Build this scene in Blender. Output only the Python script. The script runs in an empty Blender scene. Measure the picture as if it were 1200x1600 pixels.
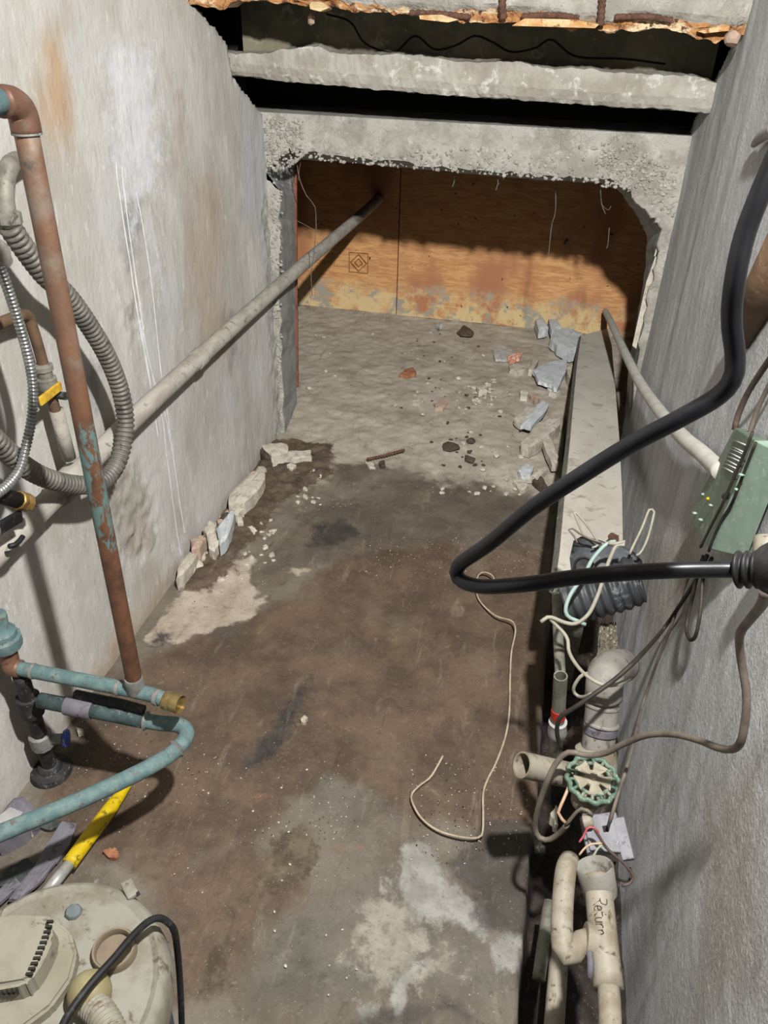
import bpy, bmesh, math, random
import numpy as np
from mathutils import Vector, Matrix
random.seed(7); RNG = np.random.default_rng(7)
S = bpy.context.scene
COL = S.collection

# ------------------------------------------------------------------ camera
F = 1205.0                                   # focal length in pixels of the 1200 x 1600 frame
dep = np.array([330., -800., F]); dep /= np.linalg.norm(dep)
dn = np.array([-50., 1800., F]); dn -= dep * dn.dot(dep); dn /= np.linalg.norm(dn)
rt = np.cross(dn, dep)
R = np.stack([rt, dep, -dn])                 # camera -> world
CAM = np.array([0., 0., 1.6])
cam_data = bpy.data.cameras.new('camera'); cam = bpy.data.objects.new('camera', cam_data); COL.objects.link(cam)
cam_data.sensor_fit = 'VERTICAL'; cam_data.sensor_height = 36.0; cam_data.lens = 36.0 * F / 1600.0
cam_data.clip_start = 0.02
xa, ya, za = R @ np.array([1, 0, 0]), R @ np.array([0, -1, 0]), R @ np.array([0, 0, -1])
cam.matrix_world = Matrix([[xa[0], ya[0], za[0], CAM[0]], [xa[1], ya[1], za[1], CAM[1]], [xa[2], ya[2], za[2], CAM[2]], [0, 0, 0, 1]])
S.camera = cam

def P(px, py, x=None, y=None, z=None, d=None):
    """world point seen at photo pixel (px, py) on a plane x=, y=, z= or at forward distance d"""
    v = R @ np.array([px - 600., py - 800., F])
    if x is not None: t = (x - CAM[0]) / v[0]
    elif y is not None: t = (y - CAM[1]) / v[1]
    elif z is not None: t = (z - CAM[2]) / v[2]
    else: t = d / F
    return CAM + t * v

# ------------------------------------------------------------------ world, lamps, exposure
w = bpy.data.worlds.new('dim_basement'); S.world = w; w.use_nodes = True
bg = w.node_tree.nodes['Background']; bg.inputs[0].default_value = (0.88, 0.94, 1.0, 1); bg.inputs[1].default_value = 0.014
def lamp(name, loc, power, rad, colr):
    l = bpy.data.lights.new(name, 'POINT'); l.energy = power; l.shadow_soft_size = rad; l.color = colr
    o = bpy.data.objects.new(name, l); o.location = loc; COL.objects.link(o); return o
wl = lamp('work_lamp', (0.15, 0.50, 2.10), 172.0, 0.03, (1.0, 0.985, 0.955))      # hanging work lamp, above the frame
wl.data.use_nodes = True; lt = wl.data.node_tree; em = lt.nodes['Emission']
fo_ = lt.nodes.new('ShaderNodeLightFalloff'); fo_.inputs['Strength'].default_value = 1.0; m1_ = lt.nodes.new('ShaderNodeMath'); m1_.operation = 'MULTIPLY'; m1_.inputs[1].default_value = 0.55; lt.links.new(fo_.outputs['Linear'], m1_.inputs[0])
m2_ = lt.nodes.new('ShaderNodeMath'); m2_.operation = 'MULTIPLY_ADD'; m2_.inputs[1].default_value = 0.22; lt.links.new(fo_.outputs['Constant'], m2_.inputs[0]); lt.links.new(m1_.outputs[0], m2_.inputs[2])
lt.links.new(m2_.outputs[0], em.inputs['Strength'])
S.view_settings.view_transform = 'Standard'; S.view_settings.look = 'None'
S.view_settings.gamma = 1.0; S.view_settings.use_curve_mapping = False
S.view_settings.exposure = 0.0

# ------------------------------------------------------------------ small helpers
def lin(c):
    return tuple(ALB * ((v / 255 / 12.92) if v / 255 <= 0.04045 else ((v / 255 + 0.055) / 1.055) ** 2.4) for v in c[:3]) + (1.0,)
ALB = 0.62                                   # overall albedo level, lowered so less bounce fills the shade

def link_mesh(name, verts, faces, material=None, parent=None, smooth=True, loc=None, kind=None):
    """one mesh object; world coordinates in, origin set to loc (or the parent's, or the base centre)"""
    v = np.asarray(verts, float).reshape(-1, 3)
    if parent is not None: org = np.array(WORG[parent.name])
    elif loc is not None: org = np.asarray(loc, float)
    else: org = np.array([v[:, 0].mean(), v[:, 1].mean(), v[:, 2].min()])
    me = bpy.data.meshes.new(name); me.from_pydata((v - org).tolist(), [], [list(map(int, f)) for f in faces])
    if material: me.materials.append(material)
    if smooth: me.polygons.foreach_set('use_smooth', [True] * len(me.polygons))
    me.update()
    o = bpy.data.objects.new(name, me); COL.objects.link(o)
    if parent is not None: o.parent = parent
    else: o.location = org
    WORG[o.name] = org
    if kind: o['kind'] = kind
    return o
WORG = {}

def tag(o, label, cat, group=None):
    o['label'] = label; o['category'] = cat
    if group: o['group'] = group
    return o
def thing(name, loc, label, cat, group=None):
    o = bpy.data.objects.new(name, None); COL.objects.link(o); o.location = loc; o.empty_display_size = 0.02
    WORG[o.name] = np.asarray(loc, float); return tag(o, label, cat, group)
def lab(o, s): o['label'] = s; return o

# value noise in numpy
def _h(i, j, s): 
    n = (i * 374761393 + j * 668265263 + s * 1442695041) & 0xffffffff
    n = ((n ^ (n >> 13)) * 1274126177) & 0xffffffff
    return ((n ^ (n >> 16)) & 0xffff) / 65535.0
def vnoise(x, y, s=0):
    x = np.asarray(x, float); y = np.asarray(y, float)
    i = np.floor(x).astype(np.int64); j = np.floor(y).astype(np.int64); u = x - i; v = y - j
    u = u * u * (3 - 2 * u); v = v * v * (3 - 2 * v)
    return (_h(i, j, s) * (1 - u) + _h(i + 1, j, s) * u) * (1 - v) + (_h(i, j + 1, s) * (1 - u) + _h(i + 1, j + 1, s) * u) * v
def fbm(x, y, s=0, o=4):
    r = 0; a = 0.5
    for k in range(o): r = r + a * vnoise(x * 2 ** k, y * 2 ** k, s + k * 17); a *= 0.5
    return r
def sdist(X, Y, poly):
    """signed distance to polygon, positive inside"""
    d = np.full(X.shape, 1e9); ins = np.zeros(X.shape, bool); n = len(poly)
    for a in range(n):
        x0, y0 = poly[a]; x1, y1 = poly[(a + 1) % n]
        ex, ey = x1 - x0, y1 - y0; wx, wy = X - x0, Y - y0
        t = np.clip((wx * ex + wy * ey) / (ex * ex + ey * ey + 1e-12), 0, 1)
        d = np.minimum(d, np.hypot(wx - ex * t, wy - ey * t))
        c = ((y0 > Y) != (y1 > Y)) & (X < (x1 - x0) * (Y - y0) / ((y1 - y0) + 1e-12) + x0); ins ^= c
    return np.where(ins, d, -d)

# sweeps
def resample(pts, n=None, step=None, closed=False):
    p = np.asarray(pts, float)
    if len(p) == 2:
        n = n or 2; return np.linspace(p[0], p[1], n)
    q = np.vstack([2 * p[0] - p[1], p, 2 * p[-1] - p[-2]]); out = []
    L = np.linalg.norm(np.diff(p, axis=0), axis=1).sum(); m = 14
    for i in range(1, len(q) - 2):
        for t in np.linspace(0, 1, m, endpoint=False):
            p0, p1, p2, p3 = q[i - 1], q[i], q[i + 1], q[i + 2]
            out.append(0.5 * (2 * p1 + (p2 - p0) * t + (2 * p0 - 5 * p1 + 4 * p2 - p3) * t * t + (3 * p1 - p0 - 3 * p2 + p3) * t ** 3))
    out.append(p[-1]); out = np.array(out)
    s = np.r_[0, np.cumsum(np.linalg.norm(np.diff(out, axis=0), axis=1))]
    n = n or max(4, int(s[-1] / (step or 0.01)) + 1)
    u = np.linspace(0, s[-1], n)
    return np.stack([np.interp(u, s, out[:, k]) for k in range(3)], 1)
def sweep(c, rad, n=12, caps=True, flat=1.0, hollow=None):
    """tube along centre line c; rad a number or one per point"""
    c = np.asarray(c, float); m = len(c); rad = np.broadcast_to(np.asarray(rad, float), (m,))
    T = np.gradient(c, axis=0); T /= np.linalg.norm(T, axis=1)[:, None] + 1e-12
    a = np.array([0, 0, 1.]) if abs(T[0][2]) < 0.9 else np.array([1., 0, 0])
    N = np.cross(T[0], a); N /= np.linalg.norm(N); V = []; 
    for i in range(m):
        N = N - T[i] * N.dot(T[i]); N /= np.linalg.norm(N); B = np.cross(T[i], N)
        for k in range(n):
            th = 2 * math.pi * k / n
            V.append(c[i] + rad[i] * (math.cos(th) * N + flat * math.sin(th) * B))
    Fs = [(i * n + k, i * n + (k + 1) % n, (i + 1) * n + (k + 1) % n, (i + 1) * n + k) for i in range(m - 1) for k in range(n)]
    if caps:
        Fs.append(tuple(range(n))[::-1]); Fs.append(tuple((m - 1) * n + k for k in range(n)))
    return V, Fs
def tube(name, pts, rad, material, parent=None, n=12, step=0.012, caps=True, corr=None, flat=1.0, loc=None):
    c = resample(pts, step=step) if len(pts) > 2 else np.linspace(pts[0], pts[1], 2 if corr is None and np.isscalar(rad) else 40)
    if corr:
        per, amp = corr
        L = np.linalg.norm(np.diff(c, axis=0), axis=1).sum(); c = resample(c, n=max(8, int(L / per * 6)))
        s = np.r_[0, np.cumsum(np.linalg.norm(np.diff(c, axis=0), axis=1))]
        rr = rad + amp * np.abs(np.sin(s / per * math.pi)) ** 0.7 - amp / 2
    elif callable(rad): rr = np.array([rad(t) for t in np.linspace(0, 1, len(c))])
    else: rr = rad
    v, f = sweep(c, rr, n, caps, flat)
    return link_mesh(name, v, f, material, parent, loc=loc)
def frame_of(ax):
    ax = np.asarray(ax, float); ax = ax / np.linalg.norm(ax)
    a = np.array([0, 0, 1.]) if abs(ax[2]) < 0.9 else np.array([1., 0, 0])
    u = np.cross(a, ax); u /= np.linalg.norm(u); return u, np.cross(ax, u), ax
def lathe(name, base, axis, prof, material, parent=None, n=20, loc=None, smooth=True, close=True):
    """profile of (radius, height along axis)"""
    u, v, ax = frame_of(axis); base = np.asarray(base, float); V = []
    for r, h in prof:
        for k in range(n):
            th = 2 * math.pi * k / n; V.append(base + ax * h + r * (math.cos(th) * u + math.sin(th) * v))
    m = len(prof)
    Fs = [(i * n + k, i * n + (k + 1) % n, (i + 1) * n + (k + 1) % n, (i + 1) * n + k) for i in range(m - 1) for k in range(n)]
    if close: Fs.append(tuple(range(n))[::-1]); Fs.append(tuple((m - 1) * n + k for k in range(n)))
    o = link_mesh(name, V, Fs, material, parent, smooth=smooth, loc=loc)
    if smooth: sharp(o)
    return o
def sharp(o, ang=38):
    bm = bmesh.new(); bm.from_mesh(o.data); bm.normal_update()
    for e in bm.edges:
        if len(e.link_faces) == 2 and e.calc_face_angle(0) > math.radians(ang): e.smooth = False
    bm.to_mesh(o.data); bm.free()
def recalc(o):
    bm = bmesh.new(); bm.from_mesh(o.data); bmesh.ops.recalc_face_normals(bm, faces=bm.faces); bm.to_mesh(o.data); bm.free(); return o
def hexa(name, c8, material, parent=None, bev=0.004, loc=None):
    """box from 8 world corners: four of the bottom loop, four of the top loop"""
    f = [(0, 3, 2, 1), (4, 5, 6, 7), (0, 1, 5, 4), (1, 2, 6, 5), (2, 3, 7, 6), (3, 0, 4, 7)]
    o = link_mesh(name, c8, f, material, parent, smooth=False, loc=loc); recalc(o)
    if bev:
        bm = bmesh.new(); bm.from_mesh(o.data)
        bmesh.ops.bevel(bm, geom=bm.edges[:], offset=bev, segments=2, affect='EDGES', profile=0.5); bm.to_mesh(o.data); bm.free()
    return o
def box(name, lo, hi, material, parent=None, bev=0.004, loc=None):
    (a, b, c), (d, e, g) = lo, hi
    return hexa(name, [(a, b, c), (d, b, c), (d, e, c), (a, e, c), (a, b, g), (d, b, g), (d, e, g), (a, e, g)], material, parent, bev, loc)
def obox(name, cen, ax, ay, az, material, parent=None, bev=0.003, loc=None):
    c, ax, ay, az = map(lambda q: np.asarray(q, float), (cen, ax, ay, az))
    return hexa(name, [c - ax - ay - az, c + ax - ay - az, c + ax + ay - az, c - ax + ay - az, c - ax - ay + az, c + ax - ay + az, c + ax + ay + az, c - ax + ay + az], material, parent, bev, loc)
def slab(name, pix, z, t, material, parent=None, jit=0.004, plane='z', tilt=0.0, seed=0):
    """broken flat piece: outline in photo pixels set at height z, thickness t"""
    rg = random.Random(seed + len(pix) * 7 + int(pix[0][0]))
    pts = [P(a, b, **{plane: z}) for a, b in pix]; q = []
    for i in range(len(pts)):
        a, b = pts[i], pts[(i + 1) % len(pts)]
        q.append(a)
        for s_ in (0.35, 0.68): q.append(a + (b - a) * s_ + np.array([rg.uniform(-jit, jit), rg.uniform(-jit, jit), 0]))
    cen = np.mean(q, axis=0); n = len(q)
    top = [p + np.array([0, 0, rg.uniform(-jit, jit) * 0.6]) for p in q]
    inner = [cen + (p - cen) * 0.72 + np.array([0, 0, t * 0.10 + rg.uniform(-jit, jit) * 0.6]) for p in q]
    bot = [cen + (p - cen) * rg.uniform(0.95, 1.06) + np.array([0, 0, -t]) for p in q]
    V = top + inner + bot + [cen + np.array([0, 0, t * 0.12])]
    Fs = []
    for i in range(n):
        j = (i + 1) % n
        Fs += [(i, j, n + j, n + i), (n + i, n + j, 3 * n), (2 * n + i, 2 * n + j, j, i)]
    Fs.append(tuple(2 * n + i for i in range(n))[::-1])
    return recalc(link_mesh(name, V, Fs, material, parent, smooth=False))
_ico = {}
def ico(sub):
    if sub not in _ico:
        bm = bmesh.new(); bmesh.ops.create_icosphere(bm, subdivisions=sub, radius=1.0)
        _ico[sub] = (np.array([v.co[:] for v in bm.verts]), [tuple(v.index for v in f.verts) for f in bm.faces]); bm.free()
    return _ico[sub]
def rock_geo(c, size, seed, sub=2, rough=0.35):
    v, f = ico(sub); rg = np.random.default_rng(seed); v = v.copy()
    for _ in range(9):                      # cut flat facets
        d = rg.normal(size=3); d /= np.linalg.norm(d); h = rg.uniform(0.55, 0.85)
        k = v @ d; v = v - np.outer(np.maximum(k - h, 0), d)
    v *= 1 + rough * 0.25 * (rg.random((len(v), 1)) - 0.5)
    a = rg.uniform(0, 6.28); ca, sa = math.cos(a), math.sin(a)
    v = v * np.asarray(size, float); v = v @ np.array([[ca, sa, 0], [-sa, ca, 0], [0, 0, 1]])
    return v + np.asarray(c, float), f
def rock(name, c, size, material, seed, sub=2, parent=None):
    v, f = rock_geo(c, size, seed, sub); return link_mesh(name, v, f, material, parent, smooth=False)
def many(name, geos, material, parent=None, smooth=False):
    V, Fs, n = [], [], 0
    for v, f in geos:
        V.append(np.asarray(v)); Fs += [tuple(i + n for i in q) for q in f]; n += len(v)
    return link_mesh(name, np.vstack(V), Fs, material, parent, smooth=smooth)

# ------------------------------------------------------------------ materials
class NT:
    def __init__(s, name):
        s.m = bpy.data.materials.new(name); s.m.use_nodes = True; s.t = s.m.node_tree; s.b = s.t.nodes['Principled BSDF']
        s.b.inputs['Specular IOR Level'].default_value = 0.3
        s.tc = s.t.nodes.new('ShaderNodeTexCoord'); s.geo = s.t.nodes.new('ShaderNodeNewGeometry')
    def l(s, a, b): s.t.links.new(a, b)
    def node(s, k, **kw):
        n = s.t.nodes.new(k)
        for a, v in kw.items(): setattr(n, a, v)
        return n
    def noise(s, sc, det=4, rough=0.6, vec=None, dist=0.0, stretch=None):
        n = s.node('ShaderNodeTexNoise'); n.inputs['Scale'].default_value = sc; n.inputs['Detail'].default_value = det
        n.inputs['Roughness'].default_value = rough; n.inputs['Distortion'].default_value = dist
        v = vec or s.geo.outputs['Position']
        if stretch:
            mp = s.node('ShaderNodeMapping'); mp.inputs['Scale'].default_value = stretch; s.l(v, mp.inputs[0]); v = mp.outputs[0]
        s.l(v, n.inputs['Vector']); return n.outputs['Fac']
    def math(s, op, a, b=None, c=None):
        n = s.node('ShaderNodeMath', operation=op)
        for i, q in enumerate((a, b, c)):
            if q is None: continue
            if isinstance(q, (int, float)): n.inputs[i].default_value = q
            else: s.l(q, n.inputs[i])
        return n.outputs[0]
    def rng(s, v, lo, hi, a=0.0, b=1.0):
        n = s.node('ShaderNodeMapRange', interpolation_type='SMOOTHSTEP')
        s.l(v, n.inputs[0])
        for i, q in zip((1, 2, 3, 4), (lo, hi, a, b)): n.inputs[i].default_value = q
        return n.outputs[0]
    def mix(s, fac, a, b):
        n = s.node('ShaderNodeMix', data_type='RGBA')
        for i, q in ((0, fac), (6, a), (7, b)):
            if isinstance(q, (int, float)): n.inputs[i].default_value = q
            elif isinstance(q, tuple): n.inputs[i].default_value = q
            else: s.l(q, n.inputs[i])
        return n.outputs[2]
    def attr(s, name):
        n = s.node('ShaderNodeAttribute'); n.attribute_name = name
        sp = s.node('ShaderNodeSeparateColor'); s.l(n.outputs['Color'], sp.inputs[0]); return sp.outputs
    def bump(s, h, st=0.3, dist=0.01, prev=None):
        n = s.node('ShaderNodeBump'); n.inputs['Strength'].default_value = st; n.inputs['Distance'].default_value = dist
        s.l(h, n.inputs['Height'])
        if prev: s.l(prev, n.inputs['Normal'])
        return n.outputs[0]
    def out(s, col=None, rough=None, nor=None, metal=None):
        if col is not None:
            if isinstance(col, tuple): s.b.inputs['Base Color'].default_value = col
            else: s.l(col, s.b.inputs['Base Color'])
        if rough is not None:
            if isinstance(rough, (int, float)): s.b.inputs['Roughness'].default_value = rough
            else: s.l(rough, s.b.inputs['Roughness'])
        if nor: s.l(nor, s.b.inputs['Normal'])
        if metal is not None: s.b.inputs['Metallic'].default_value = metal
        return s.m

GAIN = {'dirty_cream_pvc': .62, 'grey_white_pvc': .62, 'teal_patina': .72, 'bright_copper': .7, 'solder_grey': .7, 'cream_vacuum_plastic': .50, 'stained_vacuum_lid': .50, 'tan_vacuum_port': .55, 'yellowed_elbow': .55, 'yellowed': .6, 'lavender_grey_plastic': .75, 'white_paper': .6, 'chipped_yellow_paint': .8,
        'white_wire': .55, 'pale_teal_wire': .7, 'grey_cable': .75, 'cream_wheel_hub': .7, 'green_cream_wheel': .7, 'brass': .75, 'shiny_armoured_cable': .8, 'blue_grey_clip': .6}
def simple(name, c1, c2=None, c3=None, sc=25, rough=0.7, metal=0.0, bump=0.15, bs=120, lo=0.4, hi=0.65, dist=0.003, stretch=None):
    gn = GAIN.get(name, 1.0); lin = lambda q, _l=globals()['lin']: tuple(v * gn for v in _l(q)[:3]) + (1.0,)
    k = NT(name); n1 = k.noise(sc, 5, 0.65, stretch=stretch); c = lin(c1)
    if c2: c = k.mix(k.rng(n1, lo, hi), lin(c1), lin(c2))
    if c3: c = k.mix(k.rng(k.noise(sc * 2.3, 5, 0.7, dist=0.4), 0.55, 0.68), c, lin(c3))
    nb = k.bump(k.noise(bs, 4, 0.6), bump, dist) if bump else None
    return k.out(c, rough, nb, metal)

M = {}
M['pvc'] = simple('dirty_cream_pvc', (208, 199, 180), (178, 164, 140), (122, 104, 82), sc=19, rough=0.55, bump=0.08)
M['pvc_grey'] = simple('grey_white_pvc', (196, 191, 182), (170, 164, 154), (128, 118, 104), sc=16, rough=0.6, bump=0.08)
M['teal'] = simple('teal_patina', (112, 143, 146), (140, 166, 162), (126, 108, 102), sc=38, rough=0.75, bump=0.25, bs=200)
M['teal_dark'] = simple('dark_teal_patina', (52, 66, 66), (70, 92, 92), (120, 126, 120), sc=22, rough=0.75, bump=0.25, bs=200)
M['copper'] = simple('bright_copper', (158, 116, 96), (132, 96, 78), (120, 134, 124), sc=18, rough=0.5, metal=0.25, bump=0.1)
M['solder'] = simple('solder_grey', (170, 168, 160), (140, 140, 134), (100, 130, 128), sc=40, rough=0.6, bump=0.2)
M['brass'] = simple('brass', (208, 184, 126), (182, 152, 96), (226, 210, 166), sc=40, rough=0.35, metal=0.75, bump=0.05)
M['brass_dull'] = simple('dull_brass', (176, 142, 84), (130, 98, 60), (110, 84, 60), sc=30, rough=0.5, metal=0.5, bump=0.1)
M['black'] = simple('black_rubber', (24, 24, 25), (40, 40, 42), (70, 68, 66), sc=20, rough=0.55, bump=0.05)
M['cable'] = simple('black_cable_jacket', (26, 26, 30), (36, 36, 42), None, sc=20, rough=0.36, bump=0.03)
M['dark_iron'] = simple('dark_iron', (34, 34, 36), (58, 56, 54), (110, 106, 100), sc=30, rough=0.65, bump=0.2)
M['galv'] = simple('dusty_conduit', (150, 146, 136), (120, 116, 108), (96, 90, 82), sc=22, rough=0.6, metal=0.2, bump=0.1)
M['flexdark'] = simple('dark_flexible_conduit', (126, 122, 114), (98, 94, 88), (72, 68, 64), sc=14, rough=0.55, metal=0.25, bump=0.08)
M['armor'] = simple('shiny_armoured_cable', (196, 196, 194), (160, 160, 158), None, sc=40, rough=0.32, metal=0.7, bump=0.0)
M['steel_pipe'] = simple('dusty_steel_pipe', (186, 181, 170), (158, 152, 140), (120, 113, 101), sc=16, rough=0.8, bump=0.2, stretch=(1, 0.4, 1))
M['brownpipe'] = simple('brown_copper_pipe', (112, 88, 66), (92, 72, 56), (128, 110, 88), sc=24, rough=0.65, bump=0.15)
M['yellow'] = simple('chipped_yellow_paint', (236, 204, 22), (226, 190, 20), (110, 96, 40), sc=30, rough=0.45, bump=0.1)
M['yellowtag'] = simple('yellow_lever', (226, 186, 62), (196, 150, 50), (70, 60, 40), sc=45, rough=0.5, bump=0.1)
M['alu'] = simple('bare_metal', (198, 198, 196), (170, 168, 164), None, sc=30, rough=0.4, metal=0.4, bump=0.05)
M['lavender'] = simple('lavender_grey_plastic', (140, 136, 146), (120, 116, 126), (90, 84, 84), sc=16, rough=0.7, bump=0.1)
M['darkgreen'] = simple('dark_grey_green', (52, 58, 56), (76, 82, 80), (104, 104, 100), sc=16, rough=0.7, bump=0.1)
M['vac'] = simple('cream_vacuum_plastic', (208, 202, 182), (192, 184, 160), (156, 138, 112), sc=15, rough=0.6, bump=0.06, bs=60)
M['vac_dirty'] = simple('stained_vacuum_lid', (204, 200, 184), (176, 166, 146), (138, 120, 100), sc=17, rough=0.7, bump=0.12, bs=50)
M['vac_tan'] = simple('tan_vacuum_port', (176, 158, 134), (158, 140, 116), None, sc=20, rough=0.6, bump=0.05)
M['knob'] = simple('yellowed_elbow', (206, 194, 150), (190, 174, 128), None, sc=12, rough=0.5, bump=0.04)
M['drum'] = simple('purple_grey_drum', (104, 98, 112), (84, 78, 92), (130, 124, 130), sc=10, rough=0.55, bump=0.05)
M['clip'] = simple('blue_grey_clip', (140, 152, 152), (122, 134, 136), None, sc=30, rough=0.6, bump=0.1)
M['slot'] = simple('dark_slot', (46, 42, 38), None, None, rough=0.9, bump=0)
M['chip'] = simple('concrete_chip', (204, 196, 182), (180, 170, 154), (146, 136, 120), sc=22, rough=0.95, bump=0.5, bs=90)
M['chip_blue'] = simple('blue_grey_flake', (206, 211, 214), (190, 194, 196), (164, 163, 158), sc=16, rough=0.9, bump=0.3, bs=70)
M['chip_dark'] = simple('brown_clod', (84, 72, 60), (66, 56, 47), (110, 98, 84), sc=40, rough=1.0, bump=0.6, bs=140)
M['chip_pink'] = simple('pinkish_mortar', (190, 164, 146), (170, 146, 128), (200, 186, 168), sc=24, rough=0.95, bump=0.5, bs=90)
M['chip_white'] = simple('pale_crumb', (214, 208, 196), (196, 186, 170), None, sc=40, rough=0.95, bump=0.3)
M['brick'] = simple('orange_brick_chip', (172, 118, 88), (142, 94, 68), (120, 84, 62), sc=40, rough=0.95, bump=0.5)
M['rust'] = simple('rusty_steel', (104, 72, 58), (78, 56, 47), (140, 104, 80), sc=60, rough=0.95, bump=0.5, bs=200)
M['plank'] = simple('dusty_plank', (206, 201, 190), (192, 186, 174), (164, 154, 138), sc=8, rough=0.95, bump=0.25, bs=60, stretch=(1, .5, 1))
M['plank_edge'] = simple('grey_wood_edge', (116, 112, 104), (86, 82, 76), (140, 136, 126), sc=20, rough=0.9, bump=0.4, stretch=(3, .15, 8))
M['corr'] = simple('black_corrugated_plastic', (48, 49, 51), (66, 68, 71), (118, 123, 130), sc=9, rough=0.5, bump=0.1, bs=60)
M['wire_white'] = simple('white_wire', (224, 218, 200), (206, 198, 176), None, sc=30, rough=0.5, bump=0)
M['wire_teal'] = simple('pale_teal_wire', (186, 214, 206), (200, 222, 214), None, sc=30, rough=0.5, bump=0)
M['wire_beige'] = simple('beige_wire', (190, 176, 152), (160, 146, 124), None, sc=30, rough=0.6, bump=0)
M['wire_grey'] = simple('grey_cable', (150, 138, 126), (126, 114, 104), None, sc=30, rough=0.6, bump=0.05)
M['wire_dark'] = simple('dark_wire', (62, 56, 50), (46, 42, 38), None, sc=30, rough=0.6, bump=0)
M['wire_brown'] = simple('brown_wire', (104, 88, 82), (80, 66, 62), None, sc=30, rough=0.6, bump=0)
M['wire_pink'] = simple('pink_wire', (206, 96, 108), (190, 84, 96), None, sc=30, rough=0.5, bump=0)
M['wire_peach'] = simple('peach_wire', (216, 186, 156), (200, 166, 140), None, sc=30, rough=0.5, bump=0)
M['wire_green'] = simple('pale_green_wire', (176, 186, 160), (160, 170, 146), None, sc=30, rough=0.5, bump=0)
M['conduit_white'] = simple('pale_conduit', (214, 211, 203), (198, 194, 184), None, sc=16, rough=0.75, bump=0.15)
M['boxgreen'] = simple('green_enamel_dirty', (104, 124, 106), (124, 142, 126), (158, 166, 150), sc=20, rough=0.5, bump=0.06)
M['boxlight'] = simple('pale_green_enamel', (160, 184, 168), (150, 174, 158), (186, 200, 188), sc=34, rough=0.45, bump=0.05)
M['greybox'] = simple('grey_plastic_box', (150, 150, 156), (128, 128, 134), (100, 98, 100), sc=20, rough=0.6, bump=0.06)
M['wheel'] = simple('green_cream_wheel', (170, 176, 156), (96, 134, 112), (206, 200, 180), sc=50, rough=0.6, bump=0.15, lo=0.42, hi=0.56)
M['wheel_green'] = simple('green_wheel_rim', (92, 120, 104), (130, 148, 130), (198, 194, 174), sc=60, rough=0.55, bump=0.15)
M['wheel_cream'] = simple('cream_wheel_hub', (206, 198, 174), (184, 174, 150), (146, 130, 108), sc=40, rough=0.7, bump=0.15)
M['tape_red'] = simple('red_tape', (214, 50, 36), (190, 40, 30), None, sc=20, rough=0.5, bump=0)
M['paper'] = simple('white_paper', (226, 224, 222), (206, 204, 206), None, sc=30, rough=0.8, bump=0.2)
M['tubegrey'] = simple('grey_metal_tube', (146, 146, 134), (118, 116, 104), (90, 88, 80), sc=24, rough=0.45, metal=0.2, bump=0.08)
M['ink'] = simple('black_marker', (60, 52, 46), (90, 78, 68), None, sc=60, rough=0.9, bump=0)
M['stamp'] = simple('faint_stamp_ink', (120, 68, 30), (150, 90, 44), None, sc=60, rough=0.9, bump=0)
M['cobweb'] = simple('cobweb', (120, 112, 104), (90, 84, 78), None, sc=60, rough=1.0, bump=0)
M['drip'] = simple('white_paint_drip', (226, 228, 229), (206, 207, 206), None, sc=40, rough=0.6, bump=0.1)
M['plasticclear'] = simple('pale_grey_wrapper', (190, 190, 188), (166, 166, 164), (230, 230, 230), sc=40, rough=0.3, bump=0.1)
M['orange'] = simple('orange_wrapper', (226, 120, 70), (236, 226, 216), None, sc=90, rough=0.4, bump=0.1, lo=.48, hi=.54)
M['leaf'] = simple('dry_brown_leaf', (98, 82, 68), (74, 60, 48), None, sc=50, rough=0.8, bump=0.2)
M['cloth'] = simple('dark_blue_rag', (40, 36, 78), (60, 54, 110), None, sc=30, rough=0.9, bump=0.2)
M['blueh'] = simple('blue_handle', (60, 84, 176), (80, 104, 190), (150, 160, 190), sc=50, rough=0.45, bump=0.1)
M['redtrim'] = simple('red_brown_strip', (142, 82, 60), (110, 64, 50), (80, 56, 46), sc=20, rough=0.85, bump=0.2)
M['reveal'] = simple('smooth_grey_reveal', (164, 166, 164), (134, 136, 135), (186, 186, 182), sc=9, rough=0.8, bump=0.15, bs=60)
M['spall'] = simple('rusty_spalled_edge', (222, 196, 150), (200, 150, 96), (150, 92, 56), sc=26, rough=0.95, bump=0.7, bs=70, dist=0.006)
M['beam'] = simple('weathered_grey_concrete', (176, 172, 162), (152, 147, 136), (205, 203, 196), sc=9, rough=0.95, bump=0.6, bs=60, dist=0.006)
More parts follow.
